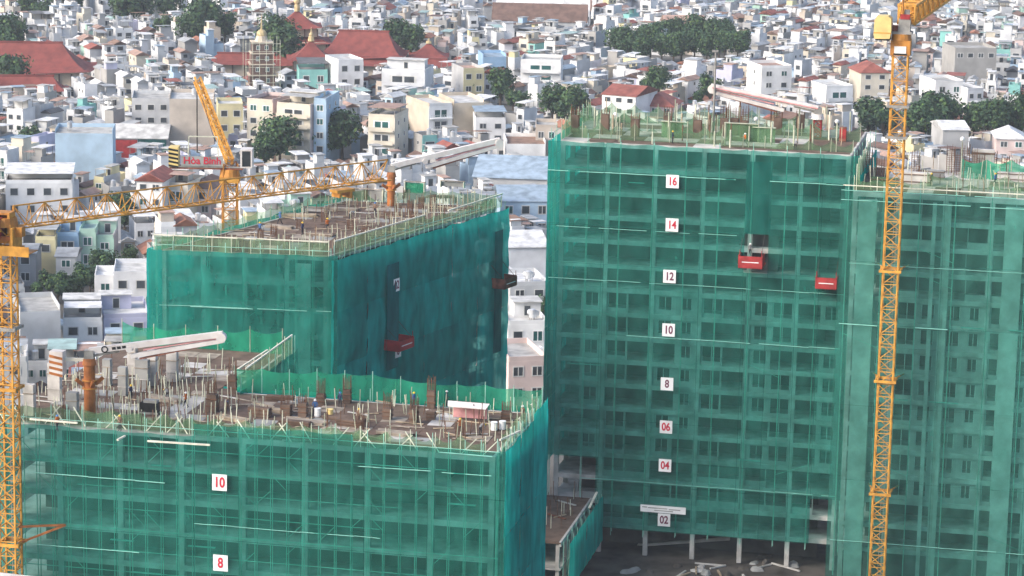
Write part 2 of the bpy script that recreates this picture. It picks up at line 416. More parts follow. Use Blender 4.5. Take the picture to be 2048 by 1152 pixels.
# --- the four towers: corners worked out from where their net edges meet in the photograph
zA = 40.0
FRn = P(1012, 903, 41); FRA = FRn - U * NOFF + V * NOFF; FRA.z = 0
brA = P(1118, 806, 41); DA = (brA - FRn).dot(V) - 2 * NOFF; WA = 54.0
FLA = FRA - U * WA; BRA = FRA + V * DA
q = P(530, 735, zA); sw = (q - FRA).dot(U); BX = FRA + U * sw + V * DA; DW = 20.0   # rear wing starts here
polyA = [FLA, FRA, BRA, BX, BX + V * DW, FLA + V * (DA + DW)]

zB = 47.0
FLB = P(297, 490, zB + .8); FRB = P(655, 506, zB + .8); BRB = P(1014, 399, zB + .8)
for q in (FLB, FRB, BRB): q.z = 0
uB = (FRB - FLB).normalized(); vB = (BRB - FRB).normalized(); cB = (FLB + FRB + BRB + (BRB + FLB - FRB)) / 4
FLB, FRB, BRB = [q + (cB - q).normalized() * 2.0 for q in (FLB, FRB, BRB)]; BLB = FLB + BRB - FRB
polyB = [FLB, FRB, BRB, BLB]

C0 = P(1248, 1110, 0); nC = -V
tl = PP(1097, 283, C0 - V * NOFF, V); tr = PP(1722, 317, C0 - V * NOFF, V)
zC = tl.z; sL = (tl - C0).dot(U) + NOFF; FLC = C0 + U * sL; WC = (tr - tl).dot(U) - 2 * NOFF; FRC = FLC + U * WC; DC = 22.0
polyC = [FLC, FRC, FRC + V * DC, FLC + V * DC]

zD = 54.0
FLn = P(1683, 376, zD + .6); FLD = FLn + U * NOFF + V * NOFF; FLD.z = 0; WD = 36.0; FRD = FLD + U * WD; DD = 21.0
polyD = [FLD, FRD, FRD + V * DD, FLD + V * DD]
print('A', FRA, DA, sw, 'B', FLB, FRB, BRB, 'C', FLC, zC, tr.z, WC, 'D', FLD)

def sz(px, py, p0, n, off=NOFF):                  # place on a face: distance along it and height
    q = PP(px, py, Vector(p0) + n * off, n); e = Vector((-n.y, n.x, 0)); return (q - Vector(p0)).dot(e), q.z

# ---- front block (A)
A = thing('tower_block', 'unfinished front block in green netting with floor signs 10 and 8', 'building', (FRA.x - 20, FRA.y + 10, 0))
levA = levels(zA, 3.6, 14)
slabs(A, polyA, levA)
def topA(s):
    px = proj(FLA + U * s - V * NOFF + Z * zA)[0]
    return 41.6 if 388 < px < 705 else (40.2 if px < 388 else 40.9)
s1 = lambda px, py: sz(px, py, FLA, -V)[0]
face(A, FLA, FRA, levA, 16, 6.6, None, 1.7, 'net', netbot=16, nettop=topA, sb=[s1(388, 900), s1(705, 890)], brace=.12, post_top=2.6, rstep=2.3,
     ropes=[(s1(715, 920), WA, sz(900, 945, FLA, -V)[1], .07), (s1(880, 900), WA, sz(950, 910, FLA, -V)[1], .08), (s1(70, 950), s1(330, 950), sz(200, 955, FLA, -V)[1], .07), (s1(60, 1090), s1(300, 1090), sz(200, 1098, FLA, -V)[1], .06), (s1(390, 1130), s1(760, 1130), sz(560, 1060, FLA, -V)[1], .05)], seed=5)
face(A, FRA, BRA, levA, 16, 6.6, None, 1.8, 'net_dense', netbot=12, nettop=lambda s: 40.9 + max(0, (s - DA * .55)) * .11, brace=.1, post_top=3.0, seed=6, ext=(NOFF, NOFF))
for a, b, nt_ in ((BRA, BX, 40.3), (BX, BX + V * DW, 40.4)):
    face(A, a, b, levA[:4], 29, 6.6, None, 2.6, 'net_dense' if nt_ == 40.3 else 'net', netbot=28, nettop=nt_, rails=False, brace=.1, post_top=2.2, inner=False, seed=8)
# ---- rear-left block (B)
B = thing('tower_block', 'unfinished slanting block in teal netting behind the front block', 'building', (cB.x, cB.y, 0))
levB = levels(zB, 3.4, 6)
slabs(B, polyB, levB)
LB = (BRB - FRB).length; nBr = Vector((vB.y, -vB.x, 0))
slot0 = sz(765, 560, FRB, nBr)[0]; slot1 = sz(792, 560, FRB, nBr)[0]; e0 = sz(982, 500, FRB, nBr)[0]; e1 = sz(997, 500, FRB, nBr)[0]
face(B, FLB, FRB, levB, 8, 5.6, lambda i, k, q, r: 'wide' if i > 3 and r.random() < .5 else None, 2.2, 'net_milky', netbot=8, nettop=zB + .3, brace=.12, post_top=1.6, zb=[14, 21, 28, 34, 40.2], seed=21, amp=.16,
     ropes=[(0, 22, 40.2, .05), (4, 12, 40.15, .08)])
face(B, FRB, BRB, levB, 8, 6.8, None, 2.4, 'net_dense', netbot=5, nettop=zB - .2, brace=.06, post_top=1.6, seed=22, amp=.2, zb=[12, 19, 26, 33, 40])
net_panel(B, FRB + nBr * (NOFF + .6), vB, nBr, slot0 + .2, slot1 - .2, 30.2, 44.2, 'net_slot_shade', .05, seed=4)  # dark sheet over the net, standing in for the shaded slot
net_panel(B, FRB + nBr * (NOFF + .75), vB, nBr, e0 - .3, e1 - .2, 27, 44.2, 'net_slot_shade', .05, seed=5)  # second dark sheet, painted shade of the slot at the far end
face(B, BLB, FLB, levB, 8, 6.8, None, 3.4, 'net_dense', netbot=8, nettop=zB + .2, brace=0, seed=23, rails=False, inner=False)
ob('wall_pier', ubox('concrete_pale'), B, FRB - uB * 3.2 + Vector((uB.y, -uB.x, 0)) * .05 + Z * (zB / 2 - .4) - Vector(B.location), math.atan2(uB.y, uB.x), (2.0, .4, zB - 1.4))
# ---- tall block with the floor signs (C)
C = thing('tower_block', 'tall unfinished block in dark green netting with signs 02 to 16', 'building', (FLC.x + 20, FLC.y + 8, 0))
levC = levels(zC, 3.32, 2.5)
slabs(C, polyC, levC)
def infC(i, k, q, r):
    if i < 7: return None
    if i > 13: return 'low' if r.random() < .4 else None
    return (None, 'win', 'wide', None, 'win', 'small', 'wide')[(k * 2 + q) % 7] if r.random() < .9 else None
sc = lambda px, py: sz(px, py, FLC, -V)
h0 = sc(1488, 500); h1 = sc(1535, 548); hz = sc(1510, 468)[1]
zlow = sc(1300, 965)[1]
pod = sc(1190, 1000)[0]
face(C, FLC, FRC, levC, 3.0, 6.1, infC, 4.2, 'net', netbot=sc(1400, 1092)[1] + 1.6, nettop=zC + .2, brace=.03, post_top=1.4, seed=31, amp=.12, rails=False,
     holes=[(h0[0], h1[0], h1[1], hz), (-NOFF, pod, 0, sc(1150, 912)[1]), (sc(1620, 1000)[0], WC + NOFF, 0, sc(1640, 998)[1])],
     zb=[zlow, zlow + 8.5, sc(1400, 680)[1], sc(1400, 570)[1], sc(1400, 465)[1], sc(1400, 380)[1]],
     ropes=[(-NOFF, sc(1478, 350)[0], sc(1300, 350)[1], .09), (sc(1540, 360)[0], WC, sc(1300, 350)[1], .08), (0, sc(1478, 350)[0], sc(1300, 462)[1], .05), (10, WC, sc(1400, 680)[1], .06), (4, WC, zlow, .05), (-1, WC, sc(1400, 572)[1], .05)])
face(C, FRC, FRC + V * DC, levC, 12, 7, None, 3.5, 'net_dense', netbot=12, nettop=zC - 2.4, inner=False, brace=0, seed=33, rails=False, post_top=.3)
net_panel(C, FLC - V * (NOFF - .45), U, -V, h0[0] - .1, h1[0] + .1, hz, zC - 1.4, 'net_slot_shade', .04, seed=9)  # dark sheet behind the net, standing in for the recess's shade
ob('dark_backing', ubox('interior_shade'), C, FLC + U * ((h0[0] + h1[0]) / 2) + V * 1.6 + Z * ((hz + h1[1]) / 2) - Vector(C.location), -AL, (5.4, .2, hz - h1[1] + 1.0))  # dark backing added close behind the opening to make it look black
face(C, FLC + V * DC, FLC, levC, 12, 7, None, 3.5, 'net_dense', netbot=12, nettop=zC + .1, inner=False, brace=0, seed=32)
# ---- block at the frame's edge (D)
D = thing('tower_block', 'broad netted block with walled lower floors behind the tall yellow tower crane', 'building', (FLD.x + 15, FLD.y + 10, 0))
levD = levels(zD, 3.42, 4)
slabs(D, polyD, levD)
def infD(i, k, q, r):
    if i < 5: return 'low' if r.random() < .4 else None
    if i > 12: return None
    return ['win', 'small', 'wide', 'win'][(k * 2 + q) % 4]
sd = lambda px, py: sz(px, py, FLD, -V)
face(D, FLD, FRD, levD, 2, 5.6, infD, 4.4, 'net_clear', netbot=2, nettop=zD + .5, brace=.03, post_top=2.6, seed=41, rails=False, amp=.14, pm='pipe_teal',
     zb=[sd(1850, 1095)[1], sd(1850, 970)[1], sd(1850, 820)[1], sd(1850, 655)[1], sd(1850, 530)[1]],
     ropes=[(-NOFF, WD, sd(1850, 408)[1], .08), (-NOFF, WD, sd(1850, 388)[1] , .07), (-1, WD, sd(1850, 1093)[1], .06), (-1, 4, sd(1700, 648)[1], .09), (sd(1830, 655)[0], sd(1900, 655)[0], sd(1865, 657)[1], .1), (0, WD, sd(1850, 535)[1], .05)])
# wall piers of D, pale through the net
for px in (1722, 1905 + 110):
    s, _ = sd(px, 700); o0 = Vector(D.location)
    ob('wall_pier', ubox('concrete_pale'), D, FLD + U * (s + .0) - V * .42 + Z * (zD / 2 - .3) - o0, -AL, (2.4, .5, zD - 1.2))
for px in (1855, 1885):
    s, _ = sd(px, 700); ob('wall_pier', ubox('concrete_pale'), D, FLD + U * s - V * .42 + Z * (zD / 2 - .3) - o0, -AL, (.5, .5, zD - 1.2))
# ---------------------------------------------------------------- the city behind: houses
def winmesh(frame='frame', glass='glass', kind=0):
    """a unit window (1 wide, 1 high, standing in the XZ plane, facing -Y): frame bars proud of a set-back pane"""
    mb = MB(); f = .09
    mb.box(-.5, -.05, 0, -.5 + f, .12, 1, frame); mb.box(.5 - f, -.05, 0, .5, .12, 1, frame)
    mb.box(-.5 + f, -.05, 0, .5 - f, .12, f, frame); mb.box(-.5 + f, -.05, 1 - f, .5 - f, .12, 1, frame)
    if kind == 0: mb.box(-.04, -.04, f, .04, .12, 1 - f, frame)
    mb.box(-.5 + f, -.012, f, .5 - f, .10, 1 - f, glass)
    return mb
WIN = {0: winmesh(kind=0), 1: winmesh('frame', 'glass', 1), 2: winmesh('wall white', 'glass_teal', 0)}
WINM = {k: v.mesh('window') for k, v in WIN.items()}
TANK = MB()
for sx in (-.35, .35):
    for sy in (-.35, .35): TANK.tube((sx, sy, 0), (sx, sy, .75), .05, 'grey_metal', n=4)
TANK.tube((0, 0, .72), (0, 0, 2.1), .6, 'tank_steel', n=10); TANK.tube((0, 0, 2.1), (0, 0, 2.28), .6, 'tank_steel', .2, n=10)
TANKM = TANK.mesh('water_tank')
TANK2 = MB()
for sx in (-.6, .6):
    for sy in (-.3, .3): TANK2.tube((sx, sy, 0), (sx, sy, 1.0), .05, 'grey_metal', n=4)
TANK2.tube((-.95, 0, 1.35), (.95, 0, 1.35), .55, 'tank_steel', n=10); TANK2M = TANK2.mesh('water_tank')

def gable(w, d, z, h, over, along='y', hip=0.):
    x0, x1, y0, y1 = -w / 2 - over, w / 2 + over, -over, d + over
    if along == 'y':
        a, b = (0, y0 + hip, z + h), (0, y1 - hip, z + h)
        vs = [(x0, y0, z), (x1, y0, z), (x1, y1, z), (x0, y1, z), a, b]; fs = [(0, 1, 4), (1, 2, 5, 4), (2, 3, 5), (3, 0, 4, 5)]
    else:
        ym = (y0 + y1) / 2; a, b = (x0 + hip, ym, z + h), (x1 - hip, ym, z + h)
        vs = [(x0, y0, z), (x1, y0, z), (x1, y1, z), (x0, y1, z), a, b]; fs = [(0, 1, 5, 4), (1, 2, 5), (2, 3, 4, 5), (3, 0, 4)]
    n = len(vs); vs += [(x, y, zz - .16) for x, y, zz in vs]
    fs = fs + [tuple(i + n for i in reversed(f)) for f in fs] + [(i, (i + 1) % 4 + 0 + n * 0, (i + 1) % 4 + n, i + n)[::-1] for i in range(4)]
    return vs, fs

def house(h, r):
    """list of pieces of one town house in its own frame: front at y=0 facing -Y, centred in x"""
    w, d, fl, fh, wall, roof, rt = h['w'], h['d'], h['fl'], h['fh'], h['wall'], h['roof'], h['rt']; H = fl * fh; pcs = []
    wm = 'wall ' + wall; rm = 'roof ' + roof; sm = 'wall ' + h.get('side', wall)
    def box(part, mt, *b): mb = MB().box(*b, mt); pcs.append(('m', part, mt, mb.v, mb.f))
    def multi(part, mt, boxes):
        mb = MB()
        for b in boxes: mb.box(*b, mt)
        pcs.append(('m', part, mt, mb.v, mb.f))
    x0, x1 = -w / 2, w / 2
    box('wall', sm, x0, .004, 0, x1, d, H)
    if h.get('front', True):
        box('facade', wm, x0 - .03, -.14, .0, x1 + .03, .0, H + (.1 if rt in ('terrace', 'flat', 'canopy') else -.05))
        n = 1 if w < 4.2 else (2 if w < 9 else int(w / 3.2))
        for f in range(h.get('wf', 0), fl):
            z = f * fh
            if h.get('bal') and f and r.random() < .85:
                mb = MB(); bw = w * .94
                mb.box(-bw / 2, -1.25, z - .12, bw / 2, -.15, z + .05, wm)
                if h['bal'] == 1: mb.box(-bw / 2, -1.25, z + .05, bw / 2, -1.15, z + .95, wm)
                else:
                    mb.box(-bw / 2, -1.25, z + .85, bw / 2, -1.18, z + .95, 'frame')
                    k = int(bw / .6)
                    for i in range(k + 1): mb.box(-bw / 2 + bw * i / k - .025, -1.24, z + .05, -bw / 2 + bw * i / k + .025, -1.19, z + .85, 'frame')
                pcs.append(('mm', 'balcony', None, mb))
                pcs.append(('w', r.choice((0, 2)), 0, -.16, z + .1, w * .62, fh * .72, 0))
            else:
                for i in range(n):
                    ww = min(1.9, w / n * .58); pcs.append(('w', h.get('wk', r.choice((0, 1, 2))), x0 + w * (i + .5) / n, -.16, z + fh * .3, ww, fh * .48 if f else fh * .55, 0))
    for sgn in (-1, 1):
        k = h.get('sw', 0)
        if k and r.random() < h.get('swp', .7):
            for f in range(max(0, fl - 3), fl):
                for i in range(k):
                    pcs.append(('w', 1, sgn * (w / 2 + .02), d * (i + .6) / (k + .3), f * fh + fh * .35, 1.0, fh * .36, sgn))
    if rt in ('terrace', 'flat', 'canopy'):
        box('roof', rm if rt != 'canopy' else 'roof cement', x0 + .16, .16, H, x1 - .16, d - .16, H + .06)
        ph = .95; t = .14
        multi('parapet', sm, [(x0, .006, H, x0 + t, d, H + ph), (x1 - t, .006, H, x1, d, H + ph), (x0 + t, d - t, H, x1 - t, d, H + ph)])
        if h.get('front', True): multi('parapet', wm, [(x0 + t + .01, -.1, H + .1, x1 - t - .01, .04, H + ph * .9)])
    if rt == 'terrace':
        pd0 = d * r.uniform(.45, .6); pd1 = min(d - .3, pd0 + r.uniform(3, 5)); pw = w * r.uniform(.5, .95); px = (w - pw) / 2 * r.choice((-1, 1)) * .95
        box('stair_house', wm, px - pw / 2, pd0, H + .06, px + pw / 2, pd1, H + 2.7)
        box('stair_roof', 'roof ' + h['roof2'], px - pw / 2 - .25, pd0 - .6, H + 2.7, px + pw / 2 + .25, pd1 + .25, H + 2.86)
        pcs.append(('w', 1, px, pd0 - .01, H + .1, min(1.3, pw * .5), 2.1, 0))
        if r.random() < .5:
            mb = MB(); mb.box(x0 + .1, d * .05, H + 2.4, x1 - .1, pd0 - .7, H + 2.48, rm)
            for sx in (x0 + .2, x1 - .2): mb.box(sx - .04, d * .05 + .1, H + .06, sx + .04, d * .05 + .18, H + 2.4, 'grey_metal')
            pcs.append(('mm', 'canopy', None, mb))
    if rt == 'canopy':
        mb = MB(); hh = r.uniform(2.2, 2.9); tl_ = r.uniform(-.3, .5)
        vs = [(x0 - .3, -.5, H + hh), (x1 + .3, -.5, H + hh), (x1 + .3, d * .9, H + hh + tl_), (x0 - .3, d * .9, H + hh + tl_)]; vs += [(a, b, c + .09) for a, b, c in vs]
        mb.add(vs, BOXF, rm)
        for sx in (x0 + .2, x1 - .2):
            for yy in (.2, d * .45, d * .85): mb.box(sx - .05, yy - .05, H + .06, sx + .05, yy + .05, H + hh + min(0, tl_) + .02, 'grey_metal')
        pcs.append(('mm', 'canopy', None, mb))
        if r.random() < .6: box('stair_house', sm, x0 + .3, d * .5, H + .06, x1 - .3, d * .8, H + hh - .1)
    if rt == 'shed':
        vs, fs = gable(w, d, H - .01, w * .16 + .4, .35, h.get('al', 'y')); pcs.append(('m', 'roof', rm, vs, fs))
    if rt in ('tile', 'hip'):
        along = h.get('al', 'y'); vs, fs = gable(w, d, H - .01, (w if along == 'y' else d) * .3, .5, along, min(w, d) * .42 if rt == 'hip' else 0); pcs.append(('m', 'roof', rm, vs, fs))
        if rt == 'tile':
            hh = (w if along == 'y' else d) * .3 * .9
            tri = [(x0, .0, H), (x1, .0, H), (0, .0, H + hh), (x0, .2, H), (x1, .2, H), (0, .2, H + hh)] if along == 'y' else [(x0, 0, H), (x0, d, H), (x0, d / 2, H + hh), (x0 + .2, 0, H), (x0 + .2, d, H), (x0 + .2, d / 2, H + hh)]
            pcs.append(('m', 'gable', wm, tri, [(0, 1, 2), (5, 4, 3), (0, 3, 4, 1), (1, 4, 5, 2), (2, 5, 3, 0)]))
    for i in range(h.get('tanks', 0)):
        zt = H + .06 if rt in ('terrace', 'flat') else None
        if zt: pcs.append(('t', i % 2, r.uniform(-w * .28, w * .28), d * r.uniform(.1, .36), zt))
    return pcs

def place_house(h, r, root):
    for p in house(h, r):
        if p[0] == 'm': ob(p[1], MB().add(p[3], p[4], p[2]), root)
        elif p[0] == 'mm': ob(p[1], p[3], root)
        elif p[0] == 'w':
            _, k, x, y, z, ww, hh, sd_ = p
            ob('window', WINM[k], root, (x, y, z), {0: 0, 1: math.pi / 2, -1: -math.pi / 2}[sd_], (ww, 1, hh))
        elif p[0] == 't': ob('water_tank', TANK2M if p[1] else TANKM, root, (p[2], p[3], p[4]), r.random() * 3)
def merge_house(big, h, r, M):
    for p in house(h, r):
        if p[0] == 'm': big.add(p[3], p[4], p[2], M)
        elif p[0] == 'mm':
            for i, f in enumerate(p[3].f): big.add([p[3].v[j] for j in f], [tuple(range(len(f)))], p[3].mats[p[3].m[i]], M)
        elif p[0] == 'w':
            _, k, x, y, z, ww, hh, sd_ = p
            M2 = M @ Matrix.Translation((x, y, z)) @ Matrix.Rotation({0: 0, 1: math.pi / 2, -1: -math.pi / 2}[sd_], 4, 'Z')
            big.box(-ww / 2, -.05, 0, ww / 2, .1, hh, 'frame', M2); big.box(-ww / 2 + .1, -.07, .1, ww / 2 - .1, -.045, hh - .1, 'glass', M2)
        elif p[0] == 't':
            mb = TANK2 if p[1] else TANK; M2 = M @ Matrix.Translation((p[2], p[3], p[4]))
            for i, f in enumerate(mb.f): big.add([mb.v[j] for j in f], [tuple(range(len(f)))], mb.mats[mb.m[i]], M2)

VIS = []          # (x0, y0, x1, y1, depth): picture areas that nearer generic houses must leave open
SPOT = []         # (x, y, radius) ground taken by single buildings, trees, roads
NUM = ['', 'one', 'two', 'three', 'four', 'five', 'six', 'seven', 'eight']
LMS = []          # (x, y, phrase)
def lm(rect, base, label, wall='white', rt='terrace', roof='cement', rz=0., d=12., phrase=None, name='house', cat='house', seed=1, wfac=1.0, **kw):
    """a building singled out in the photograph: rect is what shows of it (2048 px frame), base the row where it meets the ground"""
    x0, y0, x1, y1 = rect; c = P((x0 + x1) / 2, base, 0); s = FPX / proj(c)[2]
    w_ = (x1 - x0) / s * wfac; hgt = (base - y0) / s * 1.0
    dirn = R(rz); off = Vector((math.sin(dirn), -math.cos(dirn), 0))
    fl = kw.pop('fl', None) or max(1, round((hgt - (2.2 if rt in ('terrace', 'canopy') else .8)) / 3.4))
    fh = (hgt - {'terrace': 2.0, 'canopy': 2.4, 'flat': .9, 'shed': w_ * .16, 'tile': w_ * .28, 'hip': w_ * .25}[rt]) / fl
    h = dict(w=w_, d=d, fl=fl, fh=max(2.6, fh), wall=wall, roof=roof, roof2='pale cement', rt=rt, wf=max(0, fl - 4)); h.update(kw)
    root = thing(name, label, cat, c, dirn)
    place_house(h, random.Random(seed + int(x0)), root)
    VIS.append((x0, y0, x1, y1, c.y)); SPOT.append((c.x, c.y + d * .35, max(w_, d) * .62))
    if phrase: LMS.append((c.x, c.y, phrase))
    return root, h, s
lm((112, 258, 226, 345), 392, 'pale blue windowless box of a house beside the red shopfront', 'pale blue', 'flat', 'cement', 4, 10, 'the blank pale blue house', front=False, tanks=1)
r_, h_, s_ = lm((226, 258, 334, 302), 345, 'low grey commercial hall with red and dark glass shopfront under pale roof', 'grey', 'shed', 'pale cement', 2, 14, 'the red shopfront', al='x', front=False, cat='shop', name='shop_building')
ob('shop_panel', MB().box(-h_['w'] / 2 + .3, -.2, 3.2, -.6, -.05, h_['fh'] * h_['fl'] - .5, 'red_metal'), r_)
ob('shop_glass', MB().box(-.4, -.2, 1, h_['w'] / 2 - .2, -.05, h_['fh'] * h_['fl'] - .3, 'glass_teal'), r_)
lm((265, 195, 340, 256), 305, 'plain grey-white house with columns of tiny windows beside a beige blank house', 'light grey', 'flat', 'cement', 6, 14, sw=1, wk=1)
lm((340, 190, 428, 285), 335, 'big beige house with a nearly blank wall behind the luffing crane', 'beige', 'flat', 'pale cement', 5, 12, 'the big blank beige house', front=False, tanks=1)
lm((436, 206, 486, 252), 300, 'lemon yellow house with two tiny square windows beside the cream flats', 'pale yellow', 'flat', 'pale cement', 8, 11, wk=1)
r_, h_, s_ = lm((548, 196, 626, 308), 338, 'cream six-storey block of flats with long rows of balconies', 'cream', 'terrace', 'cement', -22, 12, 'the cream block of flats', fl=6, bal=1, wf=0, side='pale pink', sw=2, swp=1, name='apartment_house', wfac=.95)
lm((492, 196, 548, 290), 332, 'cream corner house with peach lower wall adjoining the block of flats', 'cream', 'flat', 'brown tile', -20, 12, sw=1, side='pale pink', fl=5)
lm((627, 195, 652, 300), 340, 'narrow tall pale blue house squeezed behind the cream flats', 'pale blue', 'flat', 'cement', -10, 14, sw=2, fl=5)
r_, h_, s_ = lm((14, 344, 145, 428), 470, 'broad white villa with rooftop loggia beside the low crane jib', 'white', 'canopy', 'white metal', 7, 14, 'the broad white villa', wf=1, wk=1)
for i, (xx, rz_, wl_, rf_, lb_) in enumerate(((300, -8, 'white', 'red tile', 'white ornate house with steep red tiled gable near the low jib'), (352, -14, 'cream', 'terracotta', 'cream house with tall arched windows and terracotta terrace'), (398, -12, 'pale pink', 'brown tile', 'pink-white house with brown hipped roof behind the slanting block'))):
    lm((xx - 26, 345 + 8 * i, xx + 26, 430), 478 - 8 * i, lb_, wl_, ('tile', 'terrace', 'hip')[i], rf_, rz_, 11, bal=(0, 2, 1)[i])
lm((72, 456, 112, 520), 548, 'narrow pale yellow house with a dark loggia under its roof', 'pale yellow', 'canopy', 'grey metal', 3, 11, 'the narrow yellow house', wf=1, wk=1)
lm((113, 452, 158, 498), 542, 'bright blue house between a yellow and a mint green one', 'sky blue', 'terrace', 'blue metal', 3, 10, bal=1)
lm((160, 455, 192, 497), 540, 'mint green house with white window surround beside the bright blue one', 'mint green', 'flat', 'teal metal', 3, 10, wk=2)
lm((192, 457, 228, 492), 538, 'pale green and grey row house at the end of a painted row', 'mint green', 'terrace', 'cement', 3, 10, wk=2, side='grey')
lm((30, 498, 72, 545), 572, 'low house with a flat grey sheet roof beside the yellow one', 'grey', 'shed', 'grey metal', 3, 10, front=True, al='x')
lm((113, 505, 152, 548), 575, 'low house under a pale lean-to metal sheet', 'light grey', 'shed', 'grey metal', 2, 9, al='x')
lm((228, 540, 300, 604), 628, 'grey-white two-storey house with plain walls by the netted corner', 'chalk white', 'flat', 'pale cement', 6, 12, 'the plain house by the netted corner', wk=1)
lm((190, 548, 232, 600), 622, 'small white annex with flat roof beside a plain grey-white house', 'white', 'flat', 'white metal', 6, 9)
lm((208, 612, 300, 672), 712, 'pale blue-white house with dark slit windows and boxy rooftop', 'lilac', 'terrace', 'pale cement', 12, 14, wk=1, sw=1)
lm((128, 620, 205, 672), 720, 'white house with a wide white roof slab near the long-jibbed crane', 'white', 'terrace', 'white metal', 8, 12)
lm((42, 610, 122, 690), 735, 'grey windowless gable house close behind the front block', 'light grey', 'flat', 'cement', 16, 12, front=False)
lm((668, 118, 734, 172), 205, 'clean white house with a bright blank gable below the temple hall', 'white', 'flat', 'pale cement', 22, 12, 'the clean white house', wk=1, wfac=.8)
lm((598, 128, 655, 170), 200, 'turquoise house with a dark open top floor below the temple', 'turquoise', 'canopy', 'dark metal', 8, 12, 'the turquoise house')
lm((762, 130, 850, 185), 222, 'long white terrace of houses with dark loggias beside a grey gable', 'chalk white', 'terrace', 'cement', -10, 12, bal=1)
lm((965, 108, 1012, 136), 170, 'saturated blue painted house wall among white houses', 'sky blue', 'flat', 'blue metal', 10, 10, 'the saturated blue house', front=False)
lm((925, 135, 968, 185), 215, 'yellow-fronted house with a grey blank side', 'pale yellow', 'flat', 'terracotta', 18, 12, side='grey')
lm((1030, 118, 1130, 165), 205, 'white house with three dark balconies beside a maroon wall', 'white', 'flat', 'cement', -4, 12, bal=1, wfac=.8)
lm((1200, 178, 1272, 235), 275, 'long cream-white hall with a stepped row of small windows and sloping roof', 'white', 'shed', 'red tile', -24, 16, 'the long white hall', wk=1, al='x', cat='hall', name='long_hall')
lm((1272, 200, 1345, 236), 268, 'low house with a broad red tiled roof beside the long white hall', 'pale pink', 'hip', 'red tile', -14, 12)
lm((1510, 130, 1590, 190), 228, 'large plain white house with a bare sunlit gable', 'white', 'flat', 'terracotta', 16, 12, 'the large plain white house', sw=1, wfac=.8)
lm((1718, 130, 1776, 192), 225, 'cream house with arched windows under a red hipped roof', 'cream', 'hip', 'red tile', 10, 12, 'the cream house with the red hip', wk=1)
lm((1640, 170, 1712, 215), 250, 'white house with open balconies beside a tall yellow crane mast', 'white', 'flat', 'pale cement', 18, 12, bal=1, wfac=.8)
lm((1865, 160, 1925, 215), 245, 'white and blue house with round windows behind the crane', 'white', 'flat', 'cement', 14, 12, bal=2)
lm((1930, 175, 1965, 215), 248, 'tall white house with two round dark windows', 'chalk white', 'flat', 'cement', 20, 12, wk=1)
lm((1905, 95, 1990, 150), 185, 'wide grey unpainted house with a blank wall and one window', 'bare cement', 'flat', 'cement', 8, 14, 'the wide grey unpainted house', front=True, wf=3)
lm((1882, 250, 1934, 300), 345, 'corrugated grey shed with a pale sloping roof behind the broad block', 'grey', 'shed', 'white metal', 4, 14, front=False, al='x', cat='shed', name='metal_shed')
lm((1990, 262, 2048, 310), 352, 'pink-white house with a low roof beside the corrugated shed', 'pale pink', 'hip', 'white metal', -4, 12, front=True)
lm((735, 215, 790, 300), 340, 'cream and pink house with stacked balconies behind the placing boom', 'cream', 'canopy', 'terracotta', -14, 12, bal=1, sw=2)
lm((855, 205, 905, 265), 305, 'white house with framed glass balconies and a tall blank grey side', 'white', 'flat', 'pale cement', 24, 16, 'the house with framed glass balconies', bal=2, side='sand')
lm((905, 198, 968, 258), 300, 'sand-coloured blank-sided house with stepped parapet', 'sand', 'flat', 'pale cement', 18, 14, front=False, side='sand')
lm((950, 222, 1010, 272), 312, 'white house with pale blue canopy beside dark shopfront', 'white', 'canopy', 'blue metal', 5, 12)
lm((1070, 248, 1112, 300), 345, 'beige house with an arched brown door beside the netted tall block', 'beige', 'flat', 'cement', 0, 10)
lm((1012, 280, 1090, 320), 352, 'white walled yard building with a low flat roof', 'white', 'flat', 'rusty metal', 4, 12, front=False)
# warehouses with pale blue sheet roofs
lm((945, 330, 1100, 372), 425, 'broad warehouse with a pale blue sheet roof behind the slanting block', 'grey', 'shed', 'blue metal', -6, 26, 'the blue-roofed warehouses', al='x', fl=2, front=False, cat='warehouse', name='warehouse')
lm((1000, 385, 1100, 440), 478, 'smaller warehouse with pale blue roof and blue truss front', 'pale blue', 'shed', 'blue metal', 6, 18, al='x', fl=2, wf=0, cat='warehouse', name='warehouse')
lm((1010, 478, 1095, 545), 600, 'white factory hall with a pale roof in the gap beside the tall block', 'chalk white', 'shed', 'white metal', 10, 18, al='x', fl=2, front=False, cat='warehouse', name='warehouse')
lm((1018, 560, 1096, 610), 665, 'grey house with a flat white roof in the gap beside the tall block', 'light grey', 'flat', 'white metal', 12, 12, tanks=2)
lm((1014, 625, 1094, 690), 745, 'white house with clutter and tanks on its terrace in the gap', 'white', 'terrace', 'pale cement', 10, 12, tanks=2)
lm((1014, 708, 1092, 790), 850, 'pale pink house with white awning over its window in the gap', 'pale pink', 'flat', 'cement', 14, 13, 'the pale pink house', wk=0, wf=0)
lm((1330, 38, 1410, 66), 95, 'pink-roofed hall beside the dark grove', 'pale pink', 'shed', 'terracotta', 4, 14, al='x', front=False, cat='hall', name='long_hall')
for i, y in enumerate((8, 20, 32)):
    lm((1000 - 8 * i, y, 1180 - 4 * i, y + 11), y + 40, ['red sheet-roofed market hall, hindmost of three', 'white-eaved market hall in the middle of three', 'brown-roofed market hall, foremost of three'][i], 'light grey', 'shed', ['terracotta', 'white metal', 'brown tile'][i], -3, 12, 'the market halls', al='x', front=False, fl=2, cat='hall', name='market_hall')

